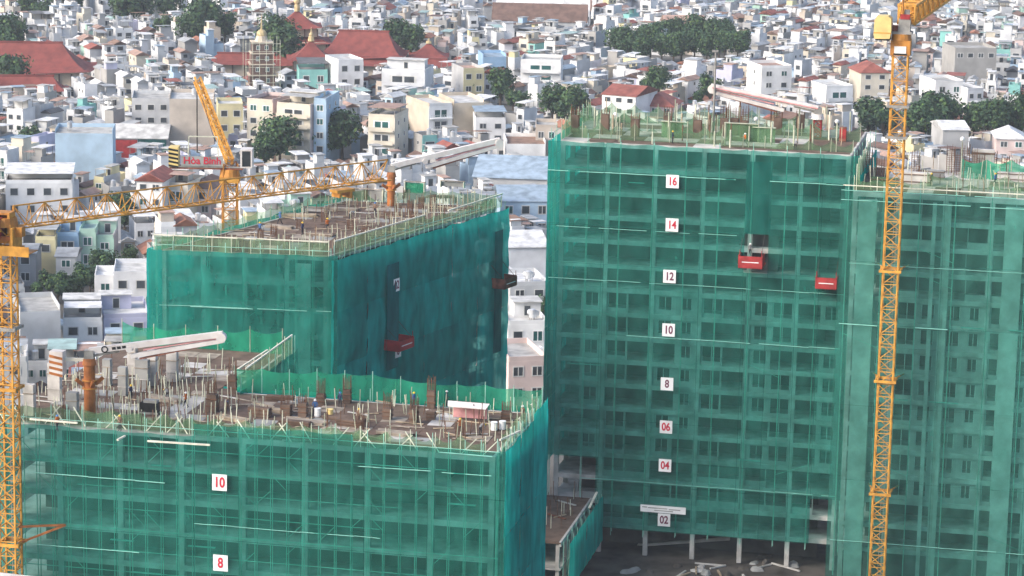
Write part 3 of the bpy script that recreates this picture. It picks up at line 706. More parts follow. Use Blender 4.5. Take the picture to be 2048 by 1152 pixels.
# ---- temple compound with red tiled curved roofs
def curved_roof(mb, cx, cy, w, d, z, h, ridge, mt='temple red', up=.12, n=5, over=0):
    """hipped roof with sweeping concave slopes and lifted corners; ridge = ridge length (0: pyramid)"""
    rings = []
    for j in range(n + 1):
        t = j / n; f = (1 - t) ** 1.0; zz = z + h * (t ** 1.55)
        hw = (w / 2) * f + ridge / 2 * (1 - f); hd = d / 2 * f + .05
        lift = up * h * (1 - t) ** 3
        pts = []
        for (sx, sy) in ((-1, -1), (0, -1), (1, -1), (1, 0), (1, 1), (0, 1), (-1, 1), (-1, 0)):
            pts.append((cx + sx * hw, cy + sy * hd, zz + (lift if sx and sy else 0)))
        rings.append(pts)
    vs = [p for r_ in rings for p in r_]; fs = []
    for j in range(n):
        for i in range(8): fs.append((j * 8 + i, j * 8 + (i + 1) % 8, (j + 1) * 8 + (i + 1) % 8, (j + 1) * 8 + i))
    fs.append(tuple(range(7, -1, -1))); fs.append(tuple(n * 8 + i for i in range(8)))
    mb.add(vs, fs, mt); return mb
def temple(px, base, w, d, tiers, label, rz=0., spire=0., name='temple_hall', vis=None, ridge=.5, wallc='wall sand', cat='temple'):
    c = P(px, base, 0); root = thing(name, label, cat, c, R(rz)); z = 0
    for i, (hw, hr, k) in enumerate(tiers):
        ww, dd = w * k, d * k
        ob('wall', MB().box(-ww / 2 + 1.2, -dd / 2 + 1.2, z, ww / 2 - 1.2, dd / 2 - 1.2, z + hw + .6, wallc), root)
        nc = max(3, int(ww / 3.5))
        for q in range(nc):
            ob('pillar', ubox('roof brown tile'), root, (-ww / 2 + 1 + (ww - 2) * q / (nc - 1), -dd / 2 + .9, z + hw / 2), 0, (.4, .4, hw))
        ob('roof', curved_roof(MB(), 0, 0, ww + 2, dd + 2, z + hw, hr, ww * (ridge if i == len(tiers) - 1 else .45)), root)
        if i == len(tiers) - 1 and ridge > .1: ob('ridge_cap', MB().box(-ww * ridge / 2 - .4, -.25, z + hw + hr - .1, ww * ridge / 2 + .4, .25, z + hw + hr + .5, 'temple red'), root)
        z += hw + hr * (.62 if i < len(tiers) - 1 else 1)
    if spire:
        mb = MB(); mb.tube((0, 0, z - .3), (0, 0, z + spire * .3), 1.0, 'temple gold', .8, n=8); mb.ball((0, 0, z + spire * .42), spire * .17, 'temple gold')
        mb.tube((0, 0, z + spire * .5), (0, 0, z + spire), .35, 'temple gold', .04, n=6); ob('finial', mb, root)
    s = FPX / proj(c)[2]
    VIS.append((px - w * s / 2, vis[0], px + w * s / 2, vis[1], c.y)); SPOT.append((c.x, c.y, max(w, d) * .6)); LMS.append((c.x, c.y, 'the red-roofed temple'))
    return root
temple(594, 120, 20, 18, [(6, 3.5, 1), (2.5, 5.5, .72)], 'tiered red temple pagoda with gold finial, tallest of the compound', 8, 7, 'pagoda', (0, 100), .05)
temple(622, 165, 13, 12, [(7, 6, 1)], 'small square red-roofed pavilion with pale finial below the pagoda', 5, 4, 'pavilion', (68, 130), .03)
temple(727, 142, 25, 17, [(5, 7.5, 1)], 'large red gabled temple hall with straight ridge beside the pagoda', -5, 0, 'temple_hall', (58, 110), .62)
temple(857, 138, 11, 10, [(4, 4.5, 1)], 'little red pyramid-roofed pavilion apart from the large temple hall', 0, 1.5, 'pavilion', (75, 108), .05)
temple(775, 150, 46, 8, [(3.2, 2.0, 1)], 'long low red-roofed temple gallery in front of the large hall', -3, 0, 'temple_gallery', (100, 122), .8)
temple(540, 150, 40, 9, [(3.5, 3.0, 1)], 'long red-roofed temple gallery behind the scaffolded stupa', 2, 0, 'temple_gallery', (85, 110), .8)
temple(40, 172, 42, 22, [(5, 8, 1)], 'wide dark red temple roof among trees at the compound edge', 3, 0, 'temple_hall', (78, 140), .6)
temple(52, 208, 22, 10, [(4, 4, 1)], 'lower brick-red roofed house below the wide temple roof', 6, 0, 'temple_hall', (150, 182), .7)
# stupa in scaffolding
c = P(523, 190, 0); st = thing('stupa', 'brown brick stupa with gold cap standing in scaffolding below the pagoda', 'stupa', c, R(10))
for i in range(5):
    k = 1 - i * .07
    ob('storey', MB().box(-4 * k, -4 * k, i * 3.2, 4 * k, 4 * k, i * 3.2 + 2.9, 'roof brown tile').box(-4.4 * k, -4.4 * k, i * 3.2 + 2.9, 4.4 * k, 4.4 * k, i * 3.2 + 3.2, 'wall sand'), st)
    for sx in (-1.7, 1.7): ob('window', WINM[2], st, (sx * k, -4 * k - .02, i * 3.2 + .9), 0, (1.1, 1, 1.3))
ob('cap', MB().tube((0, 0, 16), (0, 0, 17.6), 2.0, 'wall sand', 1.5, n=10).ball((0, 0, 18), 1.5, 'temple gold').tube((0, 0, 19), (0, 0, 24), .4, 'temple gold', .05), st)
for i in range(6):
    for s_ in (-1, 1): ob('scaffold_post', utube('pipe_pale'), st, (-5 + 2 * i, -5.2 if s_ < 0 else 5.2, 0), 0, (.07, .07, 17))
for i in range(7): ob('scaffold_rail', ubox('pipe_pale'), st, (0, -5.2, 2 + i * 2.3), 0, (10.4, .1, .1))
VIS.append((490, 45, 556, 160, c.y)); SPOT.append((c.x, c.y, 7))

# ---------------------------------------------------------------- trees
def tree_mesh(seed, rx, rz, trunk_h, lobes, nleaf, leaf):
    r = random.Random(seed); mb = MB(); mt = MB()
    mt.tube((0, 0, -.1), (.1, 0, trunk_h * .6), .32, 'trunk', .24, n=8); mt.tube((.1, 0, trunk_h * .58), (.05, .1, trunk_h + rz * .5), .24, 'trunk', .1, n=8)
    L = []
    for i in range(lobes):
        a = r.random() * 6.28; q = rx * .62 * math.sqrt(r.random()); zz = trunk_h + rz * r.uniform(.25, 1.45)
        f = 1 - abs(zz - trunk_h - rz * .8) / rz * .5
        c = Vector((q * math.cos(a) * f, q * math.sin(a) * f, zz)); L.append((c, rx * r.uniform(.26, .46)))
        mt.tube((.05, 0, trunk_h * .7 + r.random()), c, .11, 'trunk', .03, n=5)
    for i in range(nleaf):
        c, q = r.choice(L); d = Vector((r.gauss(0, 1), r.gauss(0, 1), r.gauss(0, 1))).normalized(); p = c + d * q * r.uniform(.55, 1.08) * Vector((1, 1, .8)).length / 1.62
        nrm = (d + Vector((r.uniform(-.7, .7), r.uniform(-.7, .7), r.uniform(-.2, .9)))).normalized()
        t = nrm.cross(Vector((r.uniform(-1, 1), r.uniform(-1, 1), r.uniform(-1, 1)))).normalized(); b = nrm.cross(t); l = leaf * r.uniform(.6, 1.3)
        u = r.random(); mtl = 'leaf_light' if u < .16 else ('leaf_mid' if u < .55 else 'leaf_dark')
        mb.add([p - t * l - b * l * .55, p + t * l * .2 - b * l * .7, p + t * l + b * l * .2, p + b * l * .75], [(0, 1, 2, 3)], mtl)
    return mt.mesh('trunk'), mb.mesh('crown')
TREES = [tree_mesh(1, 4.2, 3.2, 3.6, 15, 1500, .36), tree_mesh(2, 3.4, 3.8, 3.2, 14, 1400, .34), tree_mesh(3, 5.2, 3.4, 4.2, 19, 1900, .38), tree_mesh(4, 2.6, 2.4, 2.2, 10, 800, .3)]
def palm():
    mt = MB(); mb = MB(); r = random.Random(5); mt.tube((0, 0, -.1), (.3, 0, 6), .2, 'trunk', .13, n=8)
    for i in range(16):
        a = i * 6.28 / 16 + r.uniform(-.15, .15); up = r.uniform(.1, .9); p = Vector((.3, 0, 6)); dv = Vector((math.cos(a), math.sin(a), up)).normalized(); prev = p
        for k in range(5):
            nx = prev + dv * .62; dv = (dv + Vector((0, 0, -.28))).normalized(); sd_ = dv.cross(Z).normalized() * (.34 * (1 - k * .16))
            mb.add([prev - sd_, prev + sd_, nx + sd_ * .8, nx - sd_ * .8], [(0, 1, 2, 3)], 'leaf_mid' if i % 3 else 'leaf_light'); prev = nx
    return mt.mesh('trunk'), mb.mesh('crown')
PALM = palm()
TL = {}
def tree(p, k, s, label, group='trees among the houses', sxy=1.):
    t = thing('palm_tree' if k == 9 else 'tree', label, 'tree', (p[0], p[1], 0), rnd.random() * 6.28, group); t.scale = (s * sxy, s * sxy, s)
    tm, cm = PALM if k == 9 else TREES[k]; ob('trunk', tm, t); ob('crown', cm, t); SPOT.append((p[0], p[1], 3.0 * s)); return t
def grove(pts, label, group, kinds=(0, 1, 2), s=(1., 1.5)):
    for (px, py) in pts:
        k = rnd.choice(kinds); q = rnd.uniform(*s); f = (q - s[0]) / (s[1] - s[0])
        tree(P(px, py, 0), k, q, f"{('low', 'middling', 'tall')[min(2, int(f * 3))]} {('broad', 'upright', 'wide-spreading', 'small')[k]} {label}", group)
G = 'trees of the dark grove behind the tall block'
grove([(1235 + 22 * i + rnd.uniform(-8, 8), 124 + (i % 3) * 6 - (8 if i > 8 else 0)) for i in range(12)] + [(1290 + 26 * i, 104) for i in range(7)], 'dark leafy tree in the big grove beside the pink-roofed hall', G, (2, 0), (.95, 1.3))
VIS.append((1225, 58, 1490, 112, P(1300, 110)[1]))
grove([(1735, 292), (1765, 298), (1845, 300), (1875, 292), (1905, 272), (1945, 288), (1975, 295), (2015, 290), (2040, 292)], 'round dark tree in the row behind the broad netted block', 'tree row behind the broad block', (0, 1, 2), (1.2, 1.5))
VIS.append((1720, 222, 2048, 275, P(1800, 292)[1]))
grove([(180, 588), (210, 582), (240, 575), (258, 562), (205, 565), (165, 600), (225, 600), (130, 614), (100, 606), (75, 610), (262, 540), (195, 596), (270, 590), (245, 552), (228, 580), (150, 606), (115, 618)], 'bushy green tree on the overgrown plot beside the painted row', 'trees of the overgrown plot', (0, 1, 2, 3), (.5, .85))
VIS.append((150, 475, 290, 545, P(200, 590)[1])); VIS.append((40, 545, 200, 612, P(120, 610)[1]))
grove([(765, 318), (790, 322), (660, 330), (685, 332), (640, 335), (560, 345), (530, 350)], 'dark street tree in front of the cream flats', 'street trees before the cream flats', (0, 2), (1.1, 1.4))
VIS += [(745, 262, 815, 302, P(770, 320)[1]), (630, 288, 700, 318, P(660, 330)[1]), (505, 290, 550, 335, P(540, 345)[1])]
grove([(940, 212), (1000, 222), (1025, 230), (1045, 238), (1130, 262), (1150, 258), (1105, 255), (1295, 205), (1315, 208), (1400, 225), (1420, 222)], 'green tree standing between houses behind the tall block', 'trees between the houses', (0, 1, 3), (1., 1.35))
VIS += [(920, 172, 970, 200, P(940, 212)[1]), (1000, 188, 1060, 215, P(1030, 230)[1]), (1110, 215, 1165, 245, P(1130, 262)[1]), (1285, 162, 1330, 195, P(1300, 205)[1]), (1380, 158, 1425, 205, P(1400, 222)[1])]
grove([(10, 128), (25, 120), (60, 55), (85, 60), (120, 30), (150, 40), (330, 95), (380, 105), (415, 100), (450, 98), (5, 160), (570, 150), (550, 140), (820, 132), (790, 128), (690, 30), (1190, 20), (1420, 20), (1450, 25), (1480, 15), (1500, 22), (1640, 10), (650, 25), (30, 200), (245, 70), (280, 66), (1550, 24), (340, 60)], 'dark tree among far roofs around the temple quarter', 'far trees', (0, 1, 2), (1.2, 1.7))
grove([(62, 335), (75, 345), (95, 352), (250, 478), (235, 470)], 'dark tree beside the pale blue windowless house', 'trees by the pale blue house', (0, 3), (.9, 1.2))
tree(P(1085, 660, 0), 9, 1.1, 'palm tree beside the tall block in the gap', 'palm trees'); tree(P(1092, 672, 0), 1, .8, 'bushy tree under the palm in the gap', 'trees in the gap')
VIS.append((1050, 598, 1096, 640, P(1085, 660)[1]))

# ---------------------------------------------------------------- dense quarter of narrow houses
SEEDS = [(rnd.uniform(-230, 260), y, rnd.choice((-32, -22, -12, 8, 16, 24, 32))) for y in (470, 540, 610, 690, 770, 860, 960, 1080, 1200) for _ in range(3)]
OCC = [[(1120, 360), (2048, 420), (2048, 1152), (1120, 1152)], [(330, 530), (650, 545), (980, 430), (980, 1152), (330, 1152)], [(0, 800), (1000, 960), (1000, 1152), (0, 1152)]]
def inside(poly, x, y):
    c = False
    for i in range(len(poly)):
        (x1, y1), (x2, y2) = poly[i], poly[i - 1]
        if (y1 > y) != (y2 > y) and x < (x2 - x1) * (y - y1) / (y2 - y1) + x1: c = not c
    return c
WC_ = ['white'] * 13 + ['chalk white'] * 8 + ['light grey'] * 5 + ['white'] * 4 + ['cream'] * 3 + ['sand'] * 2 + ['light grey'] * 3 + ['grey', 'grey', 'beige', 'beige', 'pale yellow', 'pale blue', 'pale blue', 'mint green', 'pale pink', 'lilac', 'turquoise', 'bare cement', 'bare cement']
RC = ['cement', 'cement', 'pale cement', 'pale cement', 'pale cement', 'terracotta', 'grey metal', 'white metal']
PITCHED = ['grey metal', 'grey metal', 'white metal', 'white metal', 'white metal', 'grey metal', 'blue metal', 'rusty metal', 'brown tile', 'dark metal', 'teal metal', 'red tile', 'terracotta', 'grey metal', 'white metal', 'white metal', 'grey metal']
hr_ = random.Random(77); houses = []
for si, (sx, sy, ang) in enumerate(SEEDS):
    a = R(ang); ex = Vector((math.cos(a), math.sin(a), 0)); ey = Vector((-math.sin(a), math.cos(a), 0)); rowoff = hr_.random() * 20
    v = -170
    while v < 170:
        d = hr_.uniform(9, 14) * (.8 if sy < 600 else .62)
        for side in (0, 1):
            u = -200 + hr_.random() * 5
            while u < 200:
                w_ = hr_.choice((3.8, 4.2, 4.5, 5, 5, 5.5, 6.5, 8)) * hr_.uniform(.92, 1.08) * (.8 if sy < 600 else .62)
                dd = d * hr_.uniform(.8, 1.0)
                p = Vector((sx, sy, 0)) + ex * (u + w_ / 2) + ey * (v if side == 0 else v + 2 * d + .6)
                rot = a if side == 0 else a + math.pi
                u += w_ + .04 + (hr_.choice((0, 0, 0, 0, 3)) if hr_.random() < .3 else 0)
                if hr_.random() < .05: continue
                cc = p + (ey if side == 0 else -ey) * dd / 2
                if min(range(len(SEEDS)), key=lambda i: (SEEDS[i][0] - cc.x) ** 2 + (SEEDS[i][1] - cc.y) ** 2) != si: continue
                if abs(cc.x) > .19 * cc.y + 12 or cc.y > 1330 or cc.y < 440: continue
                if any((q[0] - cc.x) ** 2 + (q[1] - cc.y) ** 2 < (q[2] + dd * .42) ** 2 for q in SPOT): continue
                fl = hr_.choice((1, 2, 2, 2, 3, 3, 3, 4, 4, 5) if cc.y < 640 else ((1, 1, 2, 2, 2, 3, 3, 4) if cc.y < 820 else (1, 1, 1, 2, 2, 2, 3))); fh = hr_.uniform(2.9, 3.4) * (.95 if cc.y < 640 else .85)
                x, yb, dp = proj(cc); k = FPX / dp; 
                if any(inside(o, x, yb) and inside(o, x, yb - k * 16) for o in OCC): continue
                wpx = (w_ + 3) * k / 2; ok = True
                for (vx0, vy0, vx1, vy1, vd) in VIS:
                    if cc.y < vd and x + wpx > vx0 and x - wpx < vx1:
                        lim = (yb - (vy1 - 6)) / k
                        if yb - k * (fl * fh + 2) < vy1 - 6 and yb > vy0:
                            fl2 = int((lim - 1.6) / fh)
                            if fl2 < 1: ok = False; break
                            fl = min(fl, fl2)
                if not ok: continue
                rt = hr_.choice(('terrace', 'terrace', 'terrace', 'canopy', 'canopy', 'flat', 'flat', 'shed', 'shed', 'tile')) if fl > 1 else hr_.choice(('shed', 'shed', 'shed', 'shed', 'flat', 'tile'))
                wc = hr_.choice(WC_)
                h = dict(w=w_, d=dd, fl=fl, fh=fh, wall=wc, rt=rt, roof=hr_.choice(PITCHED if rt in ('shed', 'tile', 'canopy') else RC), roof2=hr_.choice(('pale cement', 'white metal', 'cement', 'grey metal', 'pale cement', 'blue metal', 'terracotta')),
                         bal=hr_.choice((0, 1, 2, 2)), tanks=hr_.choice((0, 0, 1, 1, 2)), sw=hr_.choice((0, 0, 1, 2)), swp=.5, wf=max(0, fl - 3), side=hr_.choice((wc, wc, wc, 'bare cement', 'light grey', 'white')))
                if rt == 'tile' and 'metal' in h['roof']: h['roof'] = hr_.choice(('red tile', 'orange tile', 'brown tile', 'brown tile', 'terracotta'))
                houses.append((cc.y, p, rot, h, x, yb, k))
        v += 2 * d + .6 + hr_.uniform(3.2, 6)
houses.sort(key=lambda t: t[0])
# of the houses that really show: the ones drawn largest become things, the rest one far mass
HID = [[(1092, 290), (2048, 330), (2048, 1152), (1092, 1152)], [(292, 505), (655, 520), (1012, 405), (1012, 1152), (292, 1152)], [(0, 740), (520, 740), (1100, 800), (1100, 1152), (0, 1152)]]
NSING = 236
big = MB(); cnt = 0; FLW = {1: 'single-storey', 2: 'two-storey', 3: 'three-storey', 4: 'four-storey', 5: 'five-storey'}
RTW = {'terrace': 'stair house on its {r} terrace', 'canopy': '{r} canopy over its terrace', 'flat': 'flat {r} roof', 'shed': '{r} pitched roof', 'tile': '{r} gable roof'}
for (yy, p, rot, h, x, yb, k) in houses:
    r_ = random.Random(int(p.x * 91 + p.y * 37)); Hh = h['fl'] * h['fh'] + 2
    shows = 0 < x < 2048 and yb - k * Hh < 1152 and not any(inside(o, x, yb - k * Hh) for o in HID) and yb - k * Hh > 0
    if shows and cnt < NSING:
        cnt += 1
        lmk = min(LMS, key=lambda q: (q[0] - p.x) ** 2 + ((q[1] - p.y) * .7) ** 2)
        rw = {'cement': 'cement', 'pale cement': 'pale cement'}.get(h['roof'], h['roof'])
        lab = f"{h['wall']} {FLW[h['fl']]} house with {RTW[h['rt']].format(r=rw)} near {lmk[2]}"
        if len(lab.replace('-', ' ').split()) > 14: lab = lab.replace(' on its ', ' on ').replace(' over its terrace', '').replace('the blank ', 'the ').replace('the house with framed glass balconies', 'the framed-balcony house').replace('the plain house by the netted corner', 'the netted corner')
        if len(lab.replace('-', ' ').split()) > 15: lab = lab.replace(FLW[h['fl']] + ' ', '')
        o = thing('house', lab, 'house', p, rot, 'narrow houses of the dense quarter'); place_house(h, r_, o)
    else:
        merge_house(big, h, r_, Matrix.Translation(p) @ Matrix.Rotation(rot, 4, 'Z'))
o = ob('distant_houses', big); tag(o, 'dense mass of small far white houses filling the city', 'houses', kind='stuff')
print('houses', len(houses), 'single', cnt, 'tris far', len(big.f))
# ---------------------------------------------------------------- decks: panels, starters, guard nets, clutter
dr = random.Random(99)
def inpoly(poly, p): return inside([(q[0], q[1]) for q in poly], p.x, p.y)
def onA(px, py):                                   # a spot on the front block's deck, pulled back from its open edge
    p = P(px, py, zA + ZT)
    for k in range(14):
        for sg_ in (1, -1):
            q = p + V * .6 * k * sg_
            if inpoly(polyA, q - V * .9) and inpoly(polyA, q + V * .9): return q
    return p
ZT = .08
def deck_panels(root, poly, z, e, n, step, mats, gap=.04, lim=300):
    o = Vector(poly[0]); c = 0; rz = math.atan2(e.y, e.x)
    for i in range(-2, 60):
        for j in range(-40, 60):
            p = o + e * (i + .5) * step + n * (j + .5) * step
            if all(inpoly(poly, p + e * a * step * .5 + n * b * step * .5) for a in (-1, 1) for b in (-1, 1)) and c < lim:
                c += 1; ob('deck_panel', ubox(dr.choice(mats)), root, p + Z * (z + dr.uniform(.012, .05)) - Vector(root.location), rz, (step - gap, step - gap, .05))
deck_panels(A, polyA, zA, U, V, 2.6, ['ply', 'ply', 'ply', 'ply_light', 'ply', 'concrete', 'ply', 'tarp_grey'])
deck_panels(B, polyB, zB, uB, Vector((-uB.y, uB.x, 0)), 2.8, ['ply', 'ply', 'ply', 'ply', 'tarp_grey', 'ply_light'])
deck_panels(C, polyC, zC, U, V, 3.6, ['concrete', 'ply', 'concrete_pale', 'ply'])
deck_panels(D, polyD, zD, U, V, 3.4, ['concrete', 'concrete_pale', 'concrete', 'ply'])
ZT = .08
# starters (reinforcing cages) and column forms, where the photo shows them
for px, py, h in ((423, 822, 2.6), (642, 808, 2.2), (700, 800, 2.4), (775, 838, 2.3), (828, 846, 2.4), (570, 830, 1.8), (605, 832, 1.9), (878, 800, 2.8), (488, 770, 3.0), (1012, 840, 1.6), (330, 845, 1.8), (90, 870, 1.5), (920, 872, 1.4), (720, 858, 1.5)):
    cage(A, onA(px, py), h * 1.25, .8, .6)
for px, py, h, w in ((125, 856, 3.2, 1.2), (110, 800, 4.2, 1.4), (246, 790, 3.2, .9), (285, 775, 3.2, 1.5), (305, 770, 4.0, 1.0), (345, 762, 3.4, 1.2), (215, 770, 3.0, .9), (60, 830, 3.4, 1.1), (265, 748, 3.6, 1.0)):
    p = onA(px, py) - Vector(A.location); ob('column_form', MB().box(-w / 2, -.4, 0, w / 2, .4, h, 'tarp_grey' if h < 3.3 else 'concrete').box(-w / 2 - .06, -.46, h * .3, w / 2 + .06, .46, h * .33, 'concrete').box(-w / 2 - .06, -.46, h * .7, w / 2 + .06, .46, h * .73, 'ply_light'), A, p, -AL)
for i in range(430):                                  # shoring props and upright bars on A
    t = dr.random(); p = P(dr.uniform(60, 480), dr.uniform(740, 870), zA) if t < .72 else P(dr.uniform(500, 1080), dr.uniform(800, 890), zA)
    if inpoly(polyA, p): pole('shoring_prop', A, p + Z * .05, p + Z * dr.uniform(1, 2.6) + U * dr.uniform(-.2, .2), .05, dr.choice(('pipe', 'pipe_pale', 'rebar')))
for px, py, h, w in ((425, 822, 1.9, 1.1), (573, 832, 1.3, 1.0), (606, 832, 1.5, .9), (642, 808, 1.1, .9), (700, 800, 1.4, .8), (775, 838, 1.2, .9), (828, 846, 1.5, .8), (878, 800, 1.9, .8), (488, 770, 2.1, .8), (1012, 840, 1.0, 1.0), (862, 838, .9, .9), (520, 832, 1.0, 2.4), (700, 852, .7, 3.0), (590, 850, .5, 3.4), (560, 800, .5, 3.0)):
    ob('column_form', MB().box(-w / 2, -.4, 0, w / 2, .4, h, 'ply').box(-w / 2 - .08, -.48, h * .3, w / 2 + .08, .48, h * .36, 'rebar').box(-w / 2 - .08, -.48, h * .7, w / 2 + .08, .48, h * .76, 'rebar'), A, onA(px, py) - Vector(A.location), -AL + dr.uniform(-.2, .2))
b_ = NOFF - .1
guard_net(A, BRA + V * .9 + U * .8, BX + V * .9, zA - .1, 2.7, 'net_bright', 3.2, .22, 'pipe_teal', seed=4)
guard_net(A, BX + U * 1.0 + V * 2, BX + U * 1.0 + V * DW, zA, 2.2, 'net_pale', 3, .2, 'pipe_pale', True, seed=5)
guard_net(A, BX + V * (DW - .6), FLA + V * (DA + DW - .6), zA, 2.6, 'net_bright', 4, .5, 'pipe', seed=6)
guard_net(A, FLA - V * .2 + Z, FLA - V * .2 + U * 16, zA, 2.0, 'net_pale', 3, .35, 'pipe', seed=7)
guard_net(A, FLA - V * .2 + U * 16, FRA - V * .2 - U * 1, zA, 1.9, 'net_pale', 2.6, .8, 'pipe_pale', seed=8)
guard_net(A, FLA + V * 2.6 + U * 8, FRA + V * 2.6 - U * 12, zA, 1.2, 'net_pale', 3.2, .5, 'pipe', seed=28)
guard_net(A, FRA + U * .4 + V * 1, BRA + U * .4, zA, 2.2, 'net_pale', 2.6, .4, 'pipe_pale', seed=9)
for k in range(24):                                  # raking props along the front edge
    s = WA * (k + .5) / 24; a = FLA + U * s - V * 1.2; sg = dr.choice((-1, 1))
    beam('raking_prop', A, a + Z * (zA + .3), a + U * sg * 1.5 + V * .6 + Z * (zA + dr.uniform(1.6, 2.3)), .09, .09, 'pipe_pale')
for k in range(9):
    s = DA * (k + .5) / 9; a = FRA + V * s + U * 1.15; beam('raking_prop', A, a + Z * (zA + .2), a + V * dr.choice((-1, 1)) * 1.3 - U * .5 + Z * (zA + 2.1), .09, .09, 'pipe_pale')
for px0, py0, px1, py1 in ((60, 838, 155, 846), (295, 882, 420, 890), (235, 880, 250, 872), (1000, 880, 1040, 862), (455, 752, 535, 700)):
    beam('guard_rail', A, P(px0, py0, zA + 1.6), P(px1, py1, zA + 1.6), .2, .16, 'rail_white')
# B
guard_net(B, FLB - uB * .8 - V * .6, FRB - V * .9 + uB * .3, zB, 1.9, 'net_pale', 2.4, .06, 'pipe_pale', True, .05, seed=10)
guard_net(B, FRB + nBr * .9, FRB + vB * LB * .52 + nBr * .9, zB, 1.9, 'net_pale', 2.4, .06, 'pipe_pale', True, .05, seed=11)
guard_net(B, FRB + vB * LB * .52 + nBr * .9, BRB + nBr * .9, zB + .05, 1.5, 'net_pale', 2.4, .3, 'pipe', False, seed=12)
beam('guard_rail', B, FRB + vB * LB * .66 + nBr * 1.0 + Z * (zB + 1.7), BRB + nBr * 1.0 + Z * (zB + 1.9), .2, .16, 'rail_white')
guard_net(B, BRB, BLB, zB, 1.8, 'net_pale', 3, .3, 'pipe', seed=13)
guard_net(B, BLB, FLB, zB, 1.6, 'net_pale', 3, .3, 'pipe', seed=14)
for i in range(285):
    t = dr.random(); f = dr.random()
    if t < .5: p = FRB + vB * (LB * f) - nBr * (dr.random() ** 1.4 * 7 + .3)
    elif t < .7: p = FLB + uB * dr.uniform(1, 19) + vB * dr.uniform(.5, 4)
    else: p = FLB + uB * dr.uniform(1, 19) + vB * dr.uniform(LB * .55, LB)
    pole('shoring_prop', B, p + Z * (zB + .05), p + Z * (zB + dr.uniform(.8, 2.5)) + U * dr.uniform(-.15, .15), .045, dr.choice(('pipe', 'pipe', 'pipe_pale', 'timber', 'rebar')))
for i in range(14): cage(B, FRB + vB * (LB * (i + .4) / 14) - nBr * dr.choice((1.2, 7, 13)) + Z * (zB + ZT), dr.uniform(1.2, 2.4), .7, .5)
for px, py, w, h, m_ in ((735, 402, 4.5, 1.7, 'tarp_grey'), (830, 388, 2.8, 1.7, 'net_bright'), (690, 398, 3, 1.4, 'net_bright'), (630, 425, 3, .7, 'concrete'), (905, 375, 3.4, .9, 'tarp_grey')):
    p = P(px, py, zB + ZT) - Vector(B.location); mb = MB()
    for s_ in (-1, 1): mb.box(s_ * w / 2 - .06, -.5, 0, s_ * w / 2 + .06, .5, h, 'pipe_pale')
    mb.box(-w / 2 + .07, -.05, .15, w / 2 - .07, .05, h - .1, m_); mb.box(-w / 2 - .1, -.25, h, w / 2 + .1, .25, h + .08, 'ply_light'); ob('wall_form', mb, B, p, -AL)
# C
guard_net(C, FLC + V * 3, FLC + U * WC * .55 + V * 3, zC, 2.2, 'net_pale', 2.4, .9, 'pipe', seed=15)
guard_net(C, FLC + U * WC * .55 + V * 2, FRC + V * 2, zC, 1.4, 'net_pale', 2.8, .7, 'pipe', seed=16)
guard_net(C, FLC + V * 12, FRC + V * 12, zC, 2.3, 'net_pale', 3.2, 1.0, 'pipe', seed=17)
guard_net(C, FLC + V * 20, FRC - U * 6 + V * 20, zC, 2.6, 'net_pale', 3.4, 1.0, 'pipe', seed=18)
guard_net(C, FLC + V * (DC - .5), FLC + V * .5, zC, 2.6, 'net_pale', 3, .6, 'pipe', seed=19)
for i in range(70):
    p = FLC + U * dr.uniform(.5, WC - .5) + V * dr.uniform(.5, DC - .5); pole('shoring_prop', C, p + Z * (zC + .05), p + Z * (zC + dr.uniform(1.2, 4.2)), dr.choice((.07, .09, .13)), dr.choice(('pipe', 'pipe', 'pipe_pale', 'rebar', 'timber')))
for px in (1395, 1448, 1468, 1488, 1335, 1270, 1210, 1555, 1600, 1150):
    q = PY(px, 268, FLC.y + dr.uniform(2, 12)); q.z = zC + ZT
    if inpoly(polyC, q):
        cage(C, q, dr.uniform(3, 4.6), 1.1, .6)
        ob('column_form', ubox('ply'), C, q + Z * 1.2 - Vector(C.location), -AL, (1.0, .7, 2.4))
for (f, w, h) in ((.6, 4.5, 2.4), (.68, 3, 2.0), (.36, 3, 2.2)):
    p = FLC + U * WC * f + V * 7 + Z * (zC + ZT) - Vector(C.location); ob('wall_form', MB().box(-w / 2, -.1, 0, w / 2, .1, h, 'net_pale').box(-w / 2 - .08, -.3, h, w / 2 + .08, .3, h + .08, 'pipe'), C, p, -AL)
# D
guard_net(D, FLD + V * 1, FRD + V * 1, zD, 1.5, 'net_pale', 3.0, .5, 'pipe_pale', seed=20)
guard_net(D, FLD + V * 1 + U * .3, FLD + V * DD, zD, 3.2, 'net_pale', 2.4, .5, 'pipe_pale', seed=25)
guard_net(D, FLD + U * 9 + V * 7, FRD + V * 7, zD, 1.8, 'net_pale', 3.4, .6, 'pipe', seed=26)
guard_net(D, FLD + U * 13 + V * 15, FRD + V * 15, zD, 2.6, 'net_bright', 3.4, .6, 'pipe', seed=27)
beam('guard_rail', D, FLD - U * 1.2 - V * 1.3 + Z * (zD + 1.0), FLD + U * 24 - V * 1.3 + Z * (zD + 1.0), .14, .12, 'rail_white')
for i in range(75):
    p = FLD + U * dr.uniform(.5, 28) + V * dr.uniform(.5, DD - .5); pole('shoring_prop', D, p + Z * (zD + .05), p + Z * (zD + dr.uniform(1, 3.4)) + U * dr.uniform(-.3, .3), .055, dr.choice(('pipe', 'pipe', 'pipe_pale', 'rebar', 'timber')))
for px, py, h in ((1735, 345, 3), (1760, 352, 2.6), (1900, 345, 3.6), (1915, 350, 3.2), (1930, 345, 3.8), (1945, 348, 3.4), (1960, 352, 3.0), (1985, 340, 2.6), (2010, 350, 2.6), (2030, 352, 2.4), (1830, 345, 3.0)): cage(D, P(px, py, zD + ZT), h, 1.0, .6)
